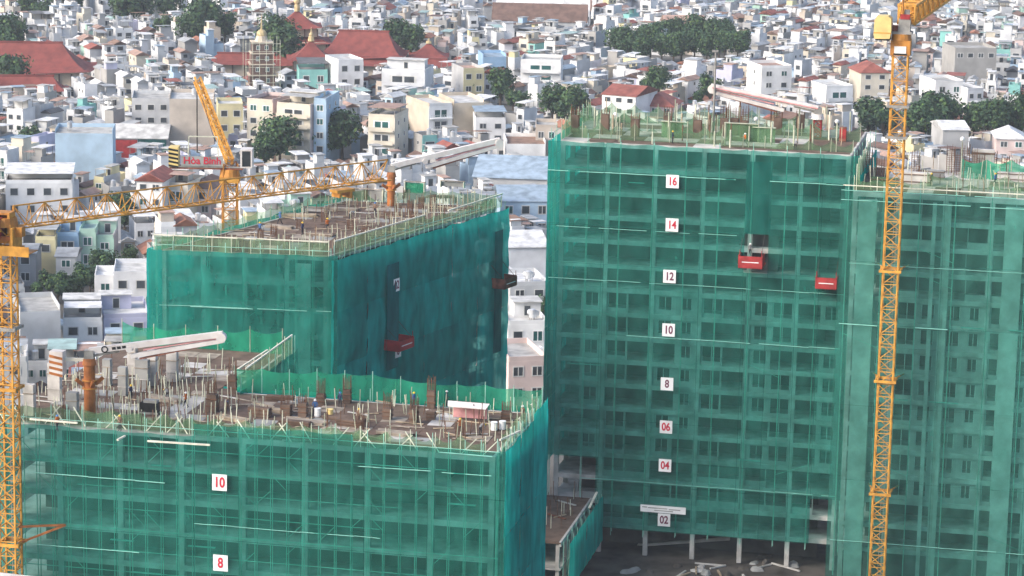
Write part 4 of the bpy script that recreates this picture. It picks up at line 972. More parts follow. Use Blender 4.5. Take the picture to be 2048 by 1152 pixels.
for px, py, w, h, m_ in ((1825, 368, 5, 1.6, 'concrete_pale'), (1965, 345, 3, 3.2, 'concrete'), (2025, 362, 4, 1.2, 'concrete'), (1870, 358, 2.4, 1.2, 'tarp_grey'), (1770, 372, 3.6, 1.1, 'net_pale')):
    p = P(px, py, zD + ZT) - Vector(D.location); ob('wall_form', MB().box(-w / 2, -.5, 0, w / 2, .5, h, m_).box(-w / 2 - .1, -.6, h * .8, w / 2 + .1, .6, h * .88, 'ply').box(-w / 2 - .1, -.6, h * .2, w / 2 + .1, .6, h * .28, 'ply'), D, p, -AL)

# loose things on the decks
def stack(px, py, z, label, n=5, l=3.2, rz=0., mt='timber', h=.1, w=.22, layers=3, group='timber stacks on the decks'):
    t = thing('timber_stack', label, 'timber', P(px, py, z), rz, group)
    for k in range(layers):
        for i in range(n):
            ob('plank', ubox(mt if dr.random() < .8 else 'ply_light'), t, (dr.uniform(-.15, .15), (i - n / 2) * (w + .03), h / 2 + k * (h + .01)), dr.uniform(-.04, .04), (l * dr.uniform(.85, 1), w, h))
for i, (px, py, z, l, lb) in enumerate(((548, 822, zA, 4.5, 'pale timber planks stacked mid-deck on the front block'), (610, 845, zA, 5, 'brown planks laid beside the reinforcing cages on the front block'), (690, 838, zA, 5, 'long planks between two cages on the front block'), (790, 868, zA, 4, 'planks near the pink canopy on the front block'), (470, 840, zA, 4, 'planks by the standing workers on the front block'), (330, 800, zA, 4.5, 'grey boards beside the orange boom column'), (560, 455, zB, 4, 'dark timber pile on the slanting block'), (600, 432, zB, 5, 'pale boards on the slanting block near its crane'), (690, 420, zB, 4, 'boards beside the sheeted forms on the slanting block'), (640, 470, zB, 4, 'planks near the front rail of the slanting block'), (880, 395, zB, 4, 'boards at the far end of the slanting block'))):
    stack(px, py, z + .1, lb, rz=-AL + dr.uniform(-.5, .5), l=l, mt=dr.choice(('timber', 'ply', 'ply_light')))
GP = 'loose boards scattered on the decks'
for i in range(285):
    a_ = i < 150; p = P(dr.uniform(60, 1060), dr.uniform(740, 885), zA) if a_ else P(dr.uniform(420, 980), dr.uniform(370, 475), zB)
    if inpoly(polyA if a_ else polyB, p):
        mt_ = dr.choice(('timber', 'timber', 'ply_light', 'concrete_pale', 'ply')); l_ = dr.uniform(1.2, 4.2); sx_ = proj(p)[0]
        o = ob('loose_board', ubox(mt_), None, p + Z * (.13 + .004 * (i % 9)), dr.uniform(-.7, .5), (l_, .24, .07))
        nb_ = ('among the column forms' if sx_ < 300 else 'near the dark machine' if sx_ < 480 else 'among the cages' if sx_ < 850 else 'near the pink canopy') if a_ else ('near its front rail' if proj(p)[1] > 440 else 'near its boom column' if sx_ > 690 else 'in mid-deck')
        tag(o, f"{('short', 'longish', 'long')[min(2, int((l_ - 1.2)))]} { {'timber': 'yellowish', 'ply_light': 'pale brown', 'concrete_pale': 'whitish', 'ply': 'dark brown'}[mt_] } loose board on the {'front' if a_ else 'slanting'} block {nb_}", 'board', GP)
# pink-topped canopy
c = P(937, 842, zA + .07); t = thing('site_canopy', 'white and pink sheet canopy on poles over the front block deck', 'canopy', c, -AL)
ob('sheet', MB().add([(-2.1, -.9, 1.75), (2.1, -.9, 1.7), (2.3, 0, 2.05), (2.0, .9, 1.85), (-2.0, .9, 1.9), (-2.3, 0, 2.1), (-2.1, -.9, 1.65), (2.1, -.9, 1.6)], [(0, 1, 2, 5), (5, 2, 3, 4), (0, 6, 7, 1)], 'white_metal'), t)
ob('trim', MB().add([(-2.0, .92, 1.92), (2.0, .92, 1.87), (2.25, .1, 2.09), (-2.25, .1, 2.14)], [(0, 1, 2, 3)], 'pink_metal').box(-1.8, .5, .2, 1.9, .55, 1.5, 'pink_metal'), t)
for sx in (-1.9, 1.9):
    for sy in (-.8, .8): ob('pole', utube('pipe_pale'), t, (sx, sy, 0), 0, (.05, .05, 1.75))
for (px, py, mt, lb) in ((1005, 858, 'sign_white', 'white drum at the corner of the front block deck'), (988, 860, 'sign_white', 'small white drum near the pink canopy'), (635, 832, 'sign_white', 'white sack heap mid-deck on the front block'), (660, 834, 'cream_metal', 'cream drum among the cages on the front block')):
    t = thing('drum', lb, 'drum', P(px, py, zA + .07)); ob('body', MB().tube((0, 0, 0), (0, 0, .8), .36, mt, .34, n=12), t); ob('rim', MB().tube((0, 0, .8), (0, 0, .88), .38, mt, .38, n=12), t)
t = thing('generator', 'dark machine on skids beside the orange boom column', 'machine', P(300, 826, zA + .07), -AL)
ob('housing', MB().box(-1, -.5, .2, 1, .5, 1.2, 'black'), t); ob('hood', MB().box(-.6, -.4, 1.2, .9, .4, 1.5, 'grey_metal'), t); ob('skid', MB().box(-1.1, -.6, 0, 1.1, -.45, .2, 'grey_metal').box(-1.1, .45, 0, 1.1, .6, .2, 'grey_metal'), t)

# ---------------------------------------------------------------- workers
def body(pose):
    J = dict(pel=(0, 0, .93), sp=(0, 0, 1.15), ch=(0, 0, 1.36), nk=(0, 0, 1.5), hd=(0, -.02, 1.6), tp=(0, -.01, 1.71))
    for s, n in ((-1, 'l'), (1, 'r')):
        J['hip' + n] = (s * .1, 0, .88); J['kn' + n] = (s * .12, -.03, .48); J['an' + n] = (s * .12, .03, .08); J['to' + n] = (s * .13, -.15, .04)
        J['sh' + n] = (s * .19, 0, 1.42); J['el' + n] = (s * .26, .03, 1.14); J['wr' + n] = (s * .25, -.12, .92); J['ha' + n] = (s * .24, -.17, .84)
    if pose == 1:   # stride, arms forward
        J['knl'] = (-.12, -.24, .52); J['anl'] = (-.12, -.3, .1); J['tol'] = (-.13, -.47, .05); J['knr'] = (.12, .1, .48); J['anr'] = (.12, .33, .14); J['tor'] = (.13, .2, .04)
        J['ell'] = (-.27, -.12, 1.2); J['wrl'] = (-.2, -.36, 1.15); J['hal'] = (-.17, -.44, 1.16)
    if pose == 2:   # bending over the work
        for k, v in (('sp', (0, -.14, 1.08)), ('ch', (0, -.36, 1.14)), ('nk', (0, -.5, 1.15)), ('hd', (0, -.6, 1.12)), ('tp', (0, -.7, 1.08))): J[k] = v
        for s, n in ((-1, 'l'), (1, 'r')): J['sh' + n] = (s * .18, -.4, 1.12); J['el' + n] = (s * .22, -.46, .84); J['wr' + n] = (s * .16, -.56, .6); J['ha' + n] = (s * .14, -.6, .52); J['kn' + n] = (s * .13, -.12, .5)
    E = [('pel', 'sp'), ('sp', 'ch'), ('ch', 'nk'), ('nk', 'hd'), ('hd', 'tp')]
    for n in 'lr': E += [('pel', 'hip' + n), ('hip' + n, 'kn' + n), ('kn' + n, 'an' + n), ('an' + n, 'to' + n), ('ch', 'sh' + n), ('sh' + n, 'el' + n), ('el' + n, 'wr' + n), ('wr' + n, 'ha' + n)]
    rad = dict(pel=.14, sp=.135, ch=.15, nk=.06, hd=.095, tp=.07, hip=.1, kn=.07, an=.05, to=.045, sh=.075, el=.05, wr=.035, ha=.045)
    K = list(J); me = bpy.data.meshes.new('body'); me.from_pydata([J[k] for k in K], [(K.index(a), K.index(b)) for a, b in E], [])
    o = bpy.data.objects.new('body', me); COL.objects.link(o); md = o.modifiers.new('s', 'SKIN'); o.modifiers.new('d', 'SUBSURF').levels = 1
    for i, k in enumerate(K):
        q = rad.get(k, rad.get(k[:-1], .05)); me.skin_vertices[0].data[i].radius = (q, q * (.75 if k in ('ch', 'sp', 'pel') else 1))
    me.skin_vertices[0].data[0].use_root = True
    bpy.context.view_layer.update()
    nm = bpy.data.meshes.new_from_object(o.evaluated_get(bpy.context.evaluated_depsgraph_get())); COL.objects.unlink(o); bpy.data.objects.remove(o)
    return nm, J
SHIRT = {'navy': (.03, .045, .10), 'orange': (.50, .14, .03), 'grey': (.22, .22, .22), 'brown': (.16, .10, .07), 'blue': (.06, .14, .32)}
for k, c_ in SHIRT.items(): mat('shirt ' + k, c_, .85, .15)
mat('trousers', (.03, .032, .04), .9, .15); mat('helmet yellow', (.70, .48, .04), .4, .05); mat('helmet white', (.8, .8, .78), .4, .05); mat('helmet blue', (.06, .2, .5), .4, .05)
POSES = [body(i) for i in range(3)]; _bm = {}
POSEW = ['standing', 'striding', 'bending']
def worker(p, rz, pose, shirt, hel, where):
    key = (pose, shirt); nm, J = POSES[pose]
    if key not in _bm:
        me = nm.copy(); me.materials.clear()
        for x in ('shirt ' + shirt, 'trousers', 'skin'): me.materials.append(MATS[x])
        hz = J['nk'][2]; hy = J['nk'][1]
        for pl in me.polygons:
            c = pl.center
            if pose == 2: k = 2 if (c.y < -.52 and c.z > .9) or (c.z < .62 and c.y < -.45) else (1 if c.z < .9 and c.y > -.35 else 0)
            else: k = 2 if c.z > 1.51 or (abs(c.x) > .17 and .8 < c.z < .98) else (1 if c.z < .92 else 0)
            pl.material_index = k; pl.use_smooth = True
        _bm[key] = me
    t = thing('person', f'worker {POSEW[pose]} in {shirt} shirt and {hel} helmet {where}'.replace(' block roof', ' block').replace(' shirt and ', ', '), 'person', p, rz, 'workers on the decks'); ob('body', _bm[key], t)
    h = J['tp']; mb = MB().ball((h[0], h[1], h[2] - .05), .13, 'helmet ' + hel, 10, 6, (1, 1.1, .85)).tube((h[0], h[1] - .02, h[2] - .08), (h[0], h[1] - .02, h[2] - .06), .17, 'helmet ' + hel, .16, n=12); ob('helmet', mb, t)
WK = [(262, 800, zA, 'by the column forms'), (372, 815, zA, 'beside dark boards on the front block'), (452, 818, zA, 'next to a reinforcing cage'), (718, 848, zA, 'at the open edge of the front block'), (828, 815, zA, 'by the rear green guard net'), (893, 812, zA, 'behind the pink canopy'), (115, 862, zA, 'beside the long-jibbed crane mast'), (335, 800, zA, 'by the dark machine'), (240, 862, zA, 'below the orange boom column'), (630, 830, zA, 'among white sacks'), (680, 815, zA, 'between the cages'), (920, 868, zA, 'under the pink canopy'), (960, 870, zA, 'at the canopy corner'), (1045, 842, zA, 'by the netted corner of the front block'),
      (560, 450, zB, 'on the slanting block beside a timber pile'), (605, 470, zB, 'at the middle of the slanting block'), (655, 462, zB, 'near the front rail of the slanting block'), (700, 440, zB, 'on the slanting block by the props'), (750, 430, zB, 'under the brown boom column'), (520, 470, zB, 'at the corner of the slanting block'),
      (1345, 287, zC, 'at the tall block roof edge above sign 16'), (1490, 292, zC, 'on the tall block roof by the brown cages'), (1590, 300, zC, 'on the tall block roof near the red mast'), (1862, 372, zD, 'on the broad block behind the rail'), (1990, 372, zD, 'on the broad block by pale forms')]
for i, (px, py, z, wh) in enumerate(WK):
    worker(P(px, py, z + .075), dr.random() * 6.28, (0, 1, 2, 0, 1)[i % 5], list(SHIRT)[i % 5], ('yellow', 'white', 'blue', 'yellow')[i % 4], wh)

# ---------------------------------------------------------------- floor signs
def textmesh(s, size, mt, bold=.02):
    cu = bpy.data.curves.new('t', 'FONT'); cu.body = s; cu.size = size; cu.align_x = 'CENTER'; cu.align_y = 'CENTER'; cu.offset = bold; cu.extrude = .01
    o = bpy.data.objects.new('t', cu); COL.objects.link(o); bpy.context.view_layer.update()
    me = bpy.data.meshes.new_from_object(o.evaluated_get(bpy.context.evaluated_depsgraph_get())); COL.objects.unlink(o); bpy.data.objects.remove(o)
    me.materials.clear(); me.materials.append(MATS[mt]); return me
def sign(px, py, p0, n, s, w, h, mt, label, size=1.35, off=.42):
    q = PP(px, py, Vector(p0) + n * (NOFF + off), n); e = Vector((-n.y, n.x, 0)); rz = math.atan2(e.y, e.x)
    t = thing('floor_sign', label, 'sign', q, rz, 'floor number signs')
    ob('board', MB().box(-w / 2, -.03, -h / 2, w / 2, .03, h / 2, 'sign_white'), t)
    for sx in (-w * .4, w * .4): ob('tie', MB().tube((sx, .03, h * .4), (sx, off + .3, h * .4), .02, 'cable'), t)
    tm = ob('numeral', textmesh(s, size, mt, .035), t, (0, -.05, -.02)); tm.rotation_euler = (math.pi / 2, 0, 0); tm.scale = (.88, 1.12, 1)
    return t
for px, py, s, m_ in ((1345, 363, '16', 'sign_red'), (1344, 450, '14', 'sign_red'), (1339, 553, '12', 'sign_plum'), (1337, 660, '10', 'sign_plum'), (1334, 768, '8', 'sign_plum'), (1332, 854, '06', 'sign_red'), (1330, 931, '04', 'sign_red'), (1328, 1040, '02', 'sign_plum')):
    sign(px, py, FLC, -V, s, 1.72, 1.78, m_, f'white square sign reading {s} on the tall block netting')
sign(439, 965, FLA, -V, '10', 1.6, 1.75, 'sign_red', 'white square sign reading 10 in red on the front block')
sign(441, 1126, FLA, -V, '8', 1.6, 1.75, 'sign_red', 'white square sign reading 8 in red on the front block')
sign(793, 570, FRB, nBr, '12', 1.5, 1.7, 'sign_plum', 'small white floor sign above the red platform on the slanting block', off=.6)
sign(796, 702, FRB, nBr, '8', 1.5, 1.7, 'sign_plum', 'small white floor sign under the red platform on the slanting block', off=.6)
q = PP(1326, 1019, FLC - V * (NOFF + .3), V); t = thing('banner', 'long white banner with small grey lines of print above sign 02', 'banner', q, -AL)
ob('sheet', MB().box(-3.15, -.02, -.5, 3.15, .02, .5, 'sign_white'), t)
for k, (x0, x1, z) in enumerate(((-2.9, -2.2, .18), (-2.1, .6, .12), (.8, 2.4, .05), (-1.2, 1.4, -.2))): ob('print_line', ubox('grey_metal'), t, ((x0 + x1) / 2, -.026, z), 0, (x1 - x0, .01, .13))

# ---------------------------------------------------------------- red loading platforms
def platform(px, py, p0, n, w, label, mt='red_metal', dpt=2.4, h=1.3, off=1.2):
    q = PP(px, py, Vector(p0) + n * (NOFF + off), n); e = Vector((-n.y, n.x, 0)); rz = math.atan2(e.y, e.x)
    t = thing('loading_platform', label, 'platform', q, rz, 'loading platforms')
    ob('floor', MB().box(-w / 2, -dpt / 2, -h / 2 - .14, w / 2, dpt / 2 + 1.6, -h / 2, mt), t)
    for sx in (-1, 1): ob('side_panel', MB().box(sx * w / 2 - .04, -dpt / 2 + .03, -h / 2, sx * w / 2 + .04, dpt / 2, h / 2, mt), t)
    ob('front_panel', MB().box(-w / 2, -dpt / 2 - .06, -h / 2 - .05, w / 2, -dpt / 2 + .02, h / 2 - .1, mt), t)
    ob('stripe', ubox('sign_white'), t, (0, -dpt / 2 - .075, -.1), 0, (w * .7, .02, .12))
    for sx in (-1, 1):
        ob('hanger', MB().tube((sx * w / 2 * .9, -dpt / 2 + .2, h / 2 - .1), (sx * w / 2 * .9, dpt / 2 + 1.2, h / 2 + 3.0), .035, 'cable'), t)
        ob('post', MB().tube((sx * w / 2 * .92, -dpt / 2 + .1, -h / 2), (sx * w / 2 * .92, -dpt / 2 + .1, h / 2 + .7), .05, mt), t)
    return t
platform(797, 685, FRB, nBr, 3.8, 'red loading platform with white stripe on the slanting block side')
platform(1006, 562, FRB, nBr, 3.6, 'rusty brown loading platform at the end of the slanting block', 'rust_metal')
platform(1503, 520, FLC, -V, 3.2, 'red loading platform below the dark opening of the tall block', h=1.6)
platform(1654, 562, FLC, -V, 2.8, 'plain red loading platform where the tall block meets the broad block', h=1.5)
worker(PP(1500, 512, FLC - V * 1.6, V), 0.2, 0, 'grey', 'white', 'on the red platform of the tall block')

# ---------------------------------------------------------------- lattice cranes
def mast(root, base, z0, z1, w, mt, rz, sec):
    """lattice mast: each section a part, the zigzag of each of its faces a sub-part"""
    key = ('mast', mt, round(w, 2), round(sec, 2)); h = w / 2
    if key not in _unit:
        a = MB()
        for sx in (-h, h):
            for sy in (-h, h): a.box(sx - .09, sy - .09, 0, sx + .09, sy + .09, sec - .01, mt)
        for z in (0.02, sec / 2):
            for s_ in (-h, h): a.box(-h + .09, s_ - .05, z, h - .09, s_ + .05, z + .1, mt); a.box(s_ - .05, -h + .09, z, s_ + .05, h - .09, z + .1, mt)
        b = MB().bar((-h + .05, -h, .1), (h - .05, -h, sec / 2), .05, .05, mt).bar((h - .05, -h, sec / 2 + .1), (-h + .05, -h, sec - .02), .05, .05, mt)
        lad = MB()
        for sx in (-.22, .22): lad.box(sx - .025, -.02, 0, sx + .025, .02, sec, 'grey_metal')
        for k in range(int(sec / .3)): lad.box(-.2, -.015, k * .3 + .1, .2, .015, k * .3 + .14, 'grey_metal')
        _unit[key] = (a.mesh('mast_section'), b.mesh('brace'), lad.mesh('ladder'))
    a, b, l = _unit[key]; z = z0
    while z < z1 - .1:
        s = ob('mast_section', a, root, Vector((base.x, base.y, z)) - Vector(root.location), rz)
        for k in range(4): ob('brace', b, s, rz=k * math.pi / 2)
        ob('ladder', l, s, (h * .3, h * .3, 0)); z += sec
    return z
def truss(root, name, p0, p1, w, h, panel, mt, r=.09, rb=.05, inv=False):
    p0, p1 = Vector(p0), Vector(p1); L = (p1 - p0).length; d = (p1 - p0) / L; s_ = d.cross(Z).normalized(); up = s_.cross(d)
    o0 = Vector(root.location); mb = MB(); c = [(-w / 2, 0), (w / 2, 0), (0, h)] if not inv else [(-w / 2, h), (w / 2, h), (-w / 2, 0), (w / 2, 0)]
    ch = [(p0 + s_ * a + up * b, p1 + s_ * a + up * b) for a, b in c]
    for a, b in ch: mb.bar(a - p0, b - p0, r, r, mt)
    j = ob(name, mb, root, p0 - o0); n = int(L / panel)
    def at(i, t): return ch[i][0] + d * (L * t)
    pairs = [(0, 2), (1, 2), (0, 1)] if not inv else [(0, 2), (1, 3), (0, 1), (2, 3)]
    for k in range(n):
        for a, b in pairs:
            q0, q1 = at(a if k % 2 else b, k / n), at(b if k % 2 else a, (k + 1) / n); beam('brace', j, q0, q1, rb * 2, rb * 2, mt)
        for a, b in pairs: beam('brace', j, at(a, k / n), at(b, k / n), rb * 1.6, rb * 1.6, mt)
    return j, d, s_, up
def collar(root, base, z, w, mt, rz):
    h = w / 2 + .28; mb = MB()
    for s_ in (-1, 1): mb.box(-h - .2, s_ * h - .12, -.16, h + .2, s_ * h + .12, .16, mt); mb.box(s_ * h - .12, -h + .13, -.16, s_ * h + .12, h - .13, .16, mt)
    return ob('collar', mb, root, Vector((base.x, base.y, z)) - Vector(root.location), rz)
# -- yellow crane before the broad block
pb = PP(1778, 620, FLD - V * 4.2, V); pb.z = 0; zt_ = PY(1801, 142, pb.y).z; W1 = 1.9
CR = thing('tower_crane', 'tall yellow lattice tower crane before the broad netted block', 'crane', pb)
zz = mast(CR, pb, 0, zt_, W1, 'crane_yellow', -AL, 3.3)
for py in (540, 760, 985):
    z = PY(1780, py, pb.y).z; collar(CR, pb, z, W1, 'crane_yellow', -AL)
    for sx in (-.9, .9): beam('tie_strut', CR, pb + U * sx * 1.1 + V * .9 + Z * z, pb + U * sx * 2.2 + V * 4 + Z * z, .14, .14, 'crane_orange')
for z in (zz - 6.5, zz - 10.5): collar(CR, pb, z, W1, 'grey_metal', -AL)
o0 = pb
ob('climbing_frame', MB().box(-1.25, -1.2, 0, 1.25, -.95, 1.9, 'crane_orange').box(-1.25, .95, 0, 1.25, 1.2, 1.9, 'crane_orange').box(-1.25, -.94, 0, -1.0, .94, 1.9, 'crane_orange').box(1.0, -.94, 0, 1.25, .94, 1.9, 'crane_orange').box(-.75, -1.26, .3, .75, -1.21, 1.2, 'sign_white').box(-.85, -1.25, .1, .85, -1.21, .28, 'black'), CR, (0, 0, zz), -AL)
ob('slewing_ring', MB().tube((0, 0, 0), (0, 0, .8), 1.3, 'crane_orange', 1.2, n=16), CR, (0, 0, zz + 1.9), -AL)
zk = zz + 2.7
ob('machine_deck', MB().box(-2.6, -1.0, 0, 1.4, 1.0, .3, 'grey_metal').box(-.4, -.8, .3, 1.1, .8, 1.9, 'grey_metal').box(-.2, -.85, 1.9, 1.0, -.4, 2.5, 'red_metal').box(-1.4, -.6, .3, -.5, .6, 1.0, 'rust_metal').box(.2, .2, 1.9, .9, .75, 3.0, 'grey_metal'), CR, (0, 0, zk), -AL)
cbm = MB(); prof = [(-1.0, -1.3), (.9, -1.2), (1.05, -.3), (1.0, 1.3), (.6, 1.65), (-.8, 1.6), (-1.1, 1.1), (-1.15, -.7)]
cbm.add([(x, -1.1, z) for x, z in prof] + [(x, 1.1, z) for x, z in prof], [tuple(range(8)), tuple(range(15, 7, -1))] + [(i, 8 + i, 8 + (i + 1) % 8, (i + 1) % 8) for i in range(8)], 'cream_metal')
cb = ob('counterweight_housing', cbm, CR, (-3.0 + .6, -.6, zk + .7), -AL); ob('band', MB().box(-1.17, -1.13, -.55, 1.07, -1.1, -.42, 'crane_yellow').box(-.9, -1.14, -1.45, .9, .9, -1.25, 'black'), cb)
j0 = pb + Z * (zk + 1.2) + Vector((.6, .6, 0)); j1 = j0 + Vector((.33, .93, .05)).normalized() * 44
truss(CR, 'jib', j0, j1, 2.1, 2.3, 1.5, 'crane_yellow', .16, .12, inv=True)
ob('jib_deck', MB().bar((0, 0, -.15), j1 - j0 + Vector((0, 0, -.15)), .5, .06, 'crane_orange'), CR, j0 - pb)
pole('pendant', CR, pb + Z * (zk + 4.2), j0 + (j1 - j0) * .6 + Z * 1.9, .05, 'cable'); pole('top_post', CR, pb + Z * (zk + 1.5), pb + Z * (zk + 4.3), .14, 'crane_orange')
# -- near crane with the long low jib
pb2 = PP(20, 1000, FLA - V * 3.4, V); pb2.z = 0; W2 = 1.75
CL = thing('tower_crane', 'yellow lattice tower crane with long level jib beside the front block', 'crane', pb2)
zt2 = PY(10, 500, pb2.y).z; zz = mast(CL, pb2, 0, zt2, W2, 'crane_yellow', -AL, 3.1)
for py in (655, 775, 1085):
    z = PY(20, py, pb2.y).z; collar(CL, pb2, z, W2, 'crane_yellow' if py != 655 else 'grey_metal', -AL)
z = PY(20, 1085, pb2.y).z
for dx0, dx1, dz in ((.9, 6.2, 1.8), (.9, 6.2, 0.0)): beam('tie_strut', CL, pb2 + U * dx0 + Z * (z + dz), pb2 + U * 5.4 + V * 2.0 + Z * (z + 1.8), .2, .2, 'crane_rust')
ob('climbing_frame', MB().box(-1.5, -1.5, 0, 1.5, -1.3, .35, 'crane_orange').box(-1.5, 1.3, 0, 1.5, 1.5, .35, 'crane_orange').box(1.3, -1.3, 0, 1.5, 1.3, .35, 'crane_orange').box(-1.5, -1.3, 0, -1.3, 1.3, .35, 'crane_orange').box(-1.3, -1.3, .35, -1.05, 1.3, 2.6, 'crane_yellow').box(1.05, -1.3, .35, 1.3, 1.3, 2.6, 'crane_yellow').box(-1.05, -1.25, 1.3, 1.05, 1.25, 1.7, 'crane_rust').box(1.5, -1.6, -.1, 3.0, 1.4, .0, 'crane_orange').box(-2.6, -1.7, -.25, 3.2, -1.6, .8, 'crane_yellow'), CL, (0, 0, zz - 2.9), -AL)
ob('slewing_ring', MB().tube((0, 0, 0), (0, 0, .9), 1.35, 'crane_orange', 1.2, n=16), CL, (0, 0, zz - .3), -AL)
zj = PY(30, 458, pb2.y).z; tip = P(775, 358.5, zj)
ob('operator_cab', MB().box(-.9, -1.0, -1.2, .7, .9, .9, 'red_metal').box(-.7, -1.04, -.3, .5, -1.0, .6, 'glass'), CL, pb2 + Vector((-1.0, -1.2, zj + .4)) - pb2, -AL)
ob('tower_head', MB().box(-.8, -.8, -1.6, .8, .8, -1.2, 'crane_orange').box(-.8, -.8, -1.2, -.55, .8, 1.4, 'crane_yellow').box(.55, -.8, -1.2, .8, .8, 1.4, 'crane_yellow').box(-.55, .5, -1.2, .55, .8, 1.4, 'crane_rust').box(-.8, -.8, 1.4, .8, .8, 1.6, 'crane_orange').box(.8, -.5, -.9, 2.0, .5, .1, 'crane_orange'), CL, pb2 + Z * (zj + .2) - pb2, -AL)
jd = (tip - (pb2 + Z * zj)).normalized()
truss(CL, 'jib', pb2 + Z * zj + jd * 1.0, tip, 1.4, 2.3, 1.9, 'crane_yellow', .075, .042)
truss(CL, 'counter_jib', pb2 + Z * zj - jd * 1.0, pb2 + Z * zj - jd * 14, 1.5, 1.2, 1.9, 'crane_yellow', .10, .06)
tp_ = pb2 + Z * zj + jd * ((tip - pb2).length * 0 + (Vector((tip.x, tip.y, 0)) - pb2).length * .87)
ob('trolley', MB().box(-1.3, -.7, -.75, 1.3, .7, -.45, 'crane_yellow').box(-1.0, -.7, -1.3, -.7, .7, -.75, 'crane_orange').box(.6, -.7, -1.5, .9, .7, -.75, 'crane_orange').box(-.5, -.5, -1.1, .3, .5, -.75, 'crane_rust'), CL, tp_ - pb2, math.atan2(jd.y, jd.x))
# -- luffing crane beyond the slanting block
pl_ = PY(460, 400, FLB.y + 24); pl_.z = 0; W3 = 1.9
LC = thing('tower_crane', 'orange luffing crane with lettered counter-jib behind the slanting block', 'crane', pl_)
zt3 = PY(460, 352, pl_.y).z; zz = mast(LC, pl_, 0, zt3, W3, 'crane_orange', .2, 3.2); zz = zt3
ob('slewing_ring', MB().tube((0, 0, 0), (0, 0, 1.0), 1.4, 'crane_orange', 1.25, n=16).box(-1.3, -1.3, -.8, 1.3, 1.3, 0, 'crane_yellow'), LC, (0, 0, zz))
zz += 1.0
ob('counter_jib', MB().box(-8, -1.0, 0, 1.8, 1.0, .25, 'rust_metal').box(-8, -1.05, .25, 1.8, -.98, .45, 'grey_metal'), LC, (0, 0, zz))
cwt = ob('counterweight', MB().box(-8.1, -1.1, .26, -6.8, 1.1, 2.9, 'cream_metal'), LC, (0, 0, zz))
for k in range(5): ob('stripe', MB().add([(-8.1, -1.13, .35 + k * .55), (-6.8, -1.13, .02 + k * .55 + .1), (-6.8, -1.13, .30 + k * .55 + .1), (-8.1, -1.13, .63 + k * .55)], [(0, 1, 2, 3)], 'black'), cwt)
sg = ob('lettered_board', MB().box(-6.4, -1.14, .45, -.8, -1.08, 1.75, 'tarp_grey'), LC, (0, 0, zz))
tx = ob('lettering', textmesh('Hòa Bình', 1.35, 'sign_red', .018), sg, (-3.6, -1.17, 1.15)); tx.rotation_euler = (math.pi / 2, 0, 0)
ob('winch', MB().box(-5.8, -.8, .26, -3.8, .8, 1.5, 'grey_metal').tube((-3, -.7, .9), (-3, .7, .9), .55, 'grey_metal', n=12), LC, (0, 0, zz))
ob('a_frame', MB().bar((-5.6, -.8, .3), (-5.4, -.8, 4.4), .06, .06, 'pipe_pale').bar((-1.4, -.8, .3), (-1.6, -.8, 4.4), .06, .06, 'pipe_pale').bar((-5.4, -.8, 4.4), (-1.6, -.8, 4.4), .06, .06, 'pipe_pale'), LC, (0, 0, zz))
cab = ob('operator_cab', MB().box(1.5, -1.3, .3, 1.75, 1.0, 2.8, 'white_metal').box(2.9, -1.3, .3, 3.1, 1.0, 2.8, 'white_metal').box(1.75, -1.3, 2.6, 2.9, 1.0, 2.8, 'white_metal').box(1.75, -1.3, .3, 2.9, 1.0, .5, 'white_metal').box(1.75, -1.22, .5, 2.9, .9, 2.6, 'glass'), LC, (0, 0, zz))
bt = pl_ + Z * (zz + .6) + Vector((-6.4, 18, 8.6)); br_ = pl_ + Z * (zz + .6)
truss(LC, 'boom', br_, bt, .8, .8, 1.3, 'crane_yellow', .11, .055, inv=True)
pole('hoist_rope', LC, bt, bt - Z * 10, .09, 'cable'); pole('pendant', LC, bt, br_ + Vector((-2, 0, 3)), .05, 'cable')

